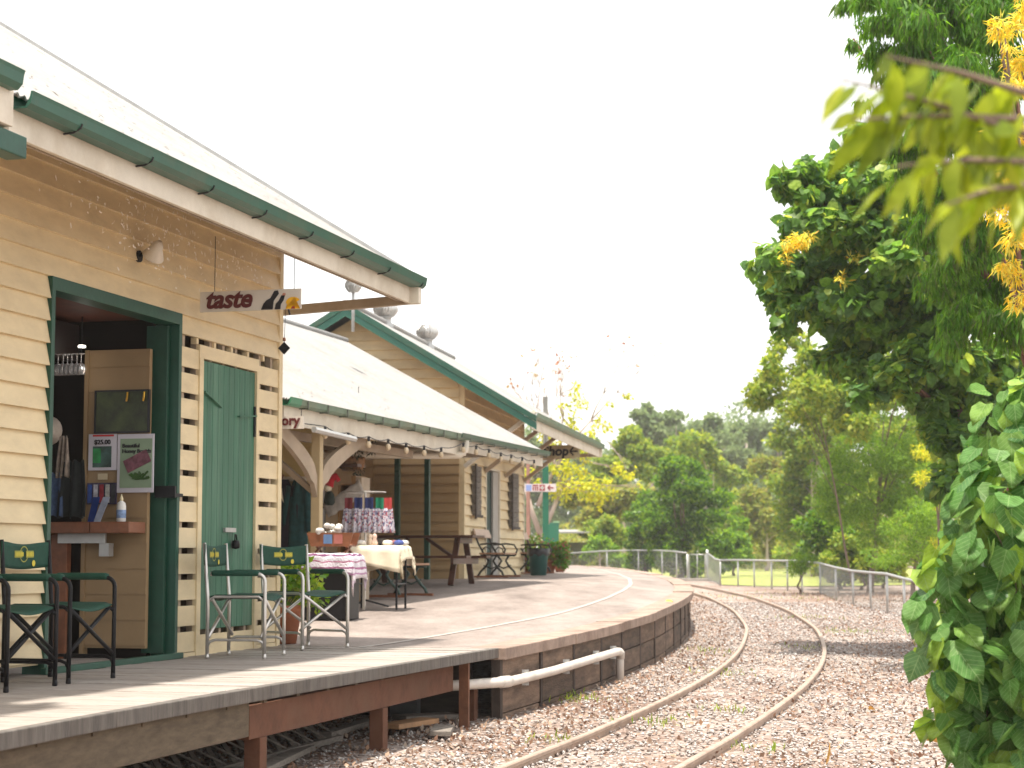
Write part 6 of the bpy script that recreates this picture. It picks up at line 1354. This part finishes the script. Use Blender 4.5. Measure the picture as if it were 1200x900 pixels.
P, d = clump_points(sub_clumps(ycl, 5, g, .5), 3800, g, .3); P = P[::2]; d = d[::2]; leaves('yellow_leaves', P, g.uniform(.09, .2, len(P)), m_brightyel, yt, 'diamond', d, .5)
tp = [t for t, dp_ in tips if dp_ <= 1]; tp = [tp[i] for i in g.choice(len(tp), min(130, len(tp)), replace=False)]; P = np.array([tuple(t) for t in tp]) + g.normal(size=(len(tp), 3)) * .08
leaves('dead_leaves', P, g.uniform(.10, .2, len(P)), LF('leaf_dead', [(.30, .10, .04), (.40, .20, .08), (.34, .26, .14)], .3), yt, 'diamond', None, .5)
# garden growth between the platform end fence and the shelter
for i, (px, py, r, Y, m_, lab) in enumerate(((722, 655, 10, 86, m_feather, 'bright lime bush just behind the platform end fence'), (740, 660, 7, 85, m_feather, 'small lime bush right of the larger one behind the end fence'), (700, 658, 8, 88, m_olive, 'brownish low bush behind the end fence'), (782, 662, 8, 80, m_feather, 'small yellow green plant between the dark tree stems'), (668, 655, 8, 90, m_olive, 'low straw coloured bush left behind the end fence'))):
    tree('garden_bush', lab, 'bush', blobs([(px, py, r), (px - r * .7, py + r * .4, r * .6), (px + r * .7, py + r * .4, r * .6)], Y, .6, 100 + i), None, 800, .16, m_, 'diamond', 6, .45, 100 + i)

# ================================================================== GROUND SCATTER
g = np.random.default_rng(5)
def stones(name, n, xr, yr, smin, smax, m, dens=None, flat=.6):
    X = []; 
    y = yr[0] + (yr[1] - yr[0]) * g.random(n * 2) ** 1.5; x = g.uniform(xr[0], xr[1], n * 2) ; k = np.array([xx > xe(yy) + .02 if yy > 16.1 else True for xx, yy in zip(x, y)]); x, y = x[k][:n], y[k][:n]; N = len(x)
    z = np.interp(y, [0, 14, 28.6, 45, 60, 80], [0, 0, .19, .34, .45, .52])
    V = np.array([(1, 0, 0), (-1, 0, 0), (0, 1, 0), (0, -1, 0), (0, 0, 1), (0, 0, -1)], float); Fc = np.array([(0, 2, 4), (2, 1, 4), (1, 3, 4), (3, 0, 4), (2, 0, 5), (1, 2, 5), (3, 1, 5), (0, 3, 5)])
    W = V[None] * g.uniform(.55, 1.15, (N, 6, 1)); W[:, :, 2] *= flat; W += g.normal(size=W.shape) * .12
    a = g.uniform(0, 6.28, N); c, s = np.cos(a), np.sin(a); x2 = W[:, :, 0] * c[:, None] - W[:, :, 1] * s[:, None]; y2 = W[:, :, 0] * s[:, None] + W[:, :, 1] * c[:, None]; tl = g.normal(size=(N, 1)) * .3; z2 = W[:, :, 2] + x2 * tl
    sz = g.uniform(smin, smax, N)[:, None] * (1 + .012 * np.maximum(0, y - 12))[:, None]
    Q = np.stack([x[:, None] + x2 * sz, y[:, None] + y2 * sz, (z + .004)[:, None] + z2 * sz], -1)
    FF = (Fc[None] + (np.arange(N) * 6)[:, None, None]).reshape(-1, 3); return np_mesh(name, Q.reshape(-1, 3), FF, 3, m)
stm = island_mat('stone_mix', [(.20, .16, .14), (.47, .44, .42), (.31, .26, .235), (.58, .555, .54), (.39, .345, .32), (.14, .105, .09), (.51, .48, .46)], .85, 0, .25)
tag(stones('gravel', 52000, (-4, 9.5), (8.5, 44), .010, .026, stm), 'loose pale gravel between and beside the rails', 'gravel', kind='stuff')
def litter(name, n, xr, yr, smin, smax, m, keep, seed, kind='diamond', h=.02):
    q = np.random.default_rng(seed); y = yr[0] + (yr[1] - yr[0]) * q.random(n * 3) ** 1.4; x = q.uniform(xr[0], xr[1], n * 3)
    pr = np.array([keep(a, b) if (b < 16.1 or a > xe(b) + .02) else 0 for a, b in zip(x, y)]); k = q.random(n * 3) < pr; x, y = x[k][:n], y[k][:n]
    z = np.interp(y, [0, 14, 28.6, 45, 60, 80], [0, 0, .19, .34, .45, .52]) + q.uniform(.0, h, len(x))
    P = np.stack([x, y, z], -1); return leaves(name, P, q.uniform(smin, smax, len(x)), m, None, kind, None, .0, 0, 1.0, 1.6, seed)
lm_ = island_mat('litter_mix', [(.13, .07, .045), (.24, .14, .09), (.36, .26, .19), (.19, .10, .065), (.44, .36, .29), (.29, .165, .095)], .8, .1, .2)
def kp(x, y):
    t = xt(y); v = .16 + .25 * (math.sin(x * 1.3 + y * .45) * math.cos(y * .6 - x * .7) > .3)
    if x < t - .8: v = .95
    if x > t + .9 and 12 < y < 26: v = max(v, .5)
    if 16 < y < 23 and x > t + .4: v = .85
    if y > 40 and x > 7.0: v = .9
    return v
tag(litter('leaf_litter', 30000, (-4, 11), (8.5, 52), .025, .060, lm_, kp, 6), 'dry brown leaves lying over the gravel', 'leaf litter', kind='stuff')
wm_ = LF('weed_green', [(.16, .26, .03), (.26, .34, .05), (.36, .38, .08)], .3)
q = np.random.default_rng(77); P = []
for (px, py, n, r) in ((680, 822, 60, .16), (655, 815, 40, .12), (770, 850, 40, .15), (845, 790, 50, .2), (850, 835, 30, .12), (940, 725, 60, .4), (925, 702, 70, .6), (950, 760, 30, .2), (1000, 742, 70, .3), (862, 700, 50, .5), (650, 872, 30, .12), (885, 880, 25, .1), (830, 765, 40, .25), (900, 696, 60, .8), (1135, 780, 12, .1)):
    c = grd(px, py)
    for _ in range(n): P.append((c.x + q.normal() * r, c.y + q.normal() * r * 1.6, gz(c.y) + .01))
P = np.array(P); o = leaves('weeds', P, q.uniform(.03, .09, len(P)), wm_, None, 'strip', np.tile([0, 0, 1.0], (len(P), 1)), -.7, .9, .5, .4, 78); tag(o, 'small green weeds growing in the gravel', 'weeds', kind='stuff')
# a few large fallen leaves
big = LF('fallen_leaf', [(.34, .13, .04), (.42, .22, .07), (.55, .42, .06)], .2)
for i, (px, py, sz, lab) in enumerate(((1093, 872, .16, 'curled orange brown leaf standing on the gravel near the bush'), (1018, 832, .09, 'small reddish lump of leaf on the gravel'), (800, 712, .10, 'yellow green leaf lying on the platform coping'), (1072, 758, .11, 'bright yellow leaf under the left edge of the bush'), (968, 898, .14, 'broad brown leaf at the bottom edge between rail and bush'))):
    p = grd(px, py) if i != 2 else at(781, 709.5, 25.5); 
    if i == 2: p = Vector((p.x, p.y, dz(p.x, p.y) + .02))
    o = leaves('fallen_leaf', np.array([(0, 0, 0)]), sz, big if i not in (2, 3) else mat('leaf_yel_%d' % i, (.6, .55, .06), .6, .1, 9, 0), None, 'heart', np.array([(0., 0., 1.)]), -.3, .4, .8, 1, 200 + i); o.location = p + Vector((0, 0, .02)); tag(o, lab, 'leaf')

# leaf flecks lying on the iron roofs
for nm_, org, rz_, sr, t0_, z0_, pit_, n_f, lab_ in (('near_roof_litter', B1O, RZ1, (-9, .6), -1.05, 3.95, PIT, 420, 'small leaf flecks scattered over the near roof'), ('verandah_roof_litter', MO, RZ2, (-11, -.1), .05, 3.14, MP, 160, 'small leaf flecks scattered over the verandah roof')):
    q = np.random.default_rng(len(nm_)); ss_ = q.uniform(sr[0], sr[1], n_f); tt_ = np.abs(q.normal(0, 1.6, n_f)) % 4.0; wb = MB()
    for a_, b_ in zip(ss_, tt_):
        L = q.uniform(.02, .055); an = q.uniform(0, 6.28); z_ = z0_ + b_ * pit_ + .012
        pts = [(a_, t0_ + b_), (a_ + L * math.cos(an), t0_ + b_ + L * math.sin(an)), (a_ + L * math.cos(an) - .012 * math.sin(an), t0_ + b_ + L * math.sin(an) + .012 * math.cos(an)), (a_ - .012 * math.sin(an), t0_ + b_ + .012 * math.cos(an))]
        wb.add([(x_, y_, z_ + (y_ - t0_ - b_) * pit_) for x_, y_ in pts], [(0, 1, 2, 3)])
    o = wb.build(nm_.replace('near_', ''), lm_); o.location = (org.x, org.y, 0); o.rotation_euler = (0, 0, rz_); tag(o, lab_, 'leaf litter', kind='stuff')

# ================================================================== HAZE
hz = MB().box(-520, 520, -30, 720, -1.6, 26).build('haze', mat('haze_tmp', (1, 1, 1)))
hm = bpy.data.materials.new('haze_air'); hm.use_nodes = True; hn = hm.node_tree; hn.nodes.clear()
ho = hn.nodes.new("ShaderNodeOutputMaterial"); hv = hn.nodes.new("ShaderNodeVolumePrincipled"); hv.inputs['Density'].default_value = .00048; hv.inputs['Color'].default_value = (.97, .98, 1, 1); hv.inputs['Anisotropy'].default_value = .2
hn.links.new(hv.outputs[0], ho.inputs['Volume']); hz.data.materials.clear(); hz.data.materials.append(hm)
tag(hz, 'thin bright haze that pales the far trees', 'haze', kind='stuff')
scene.cycles.volume_bounces = 1
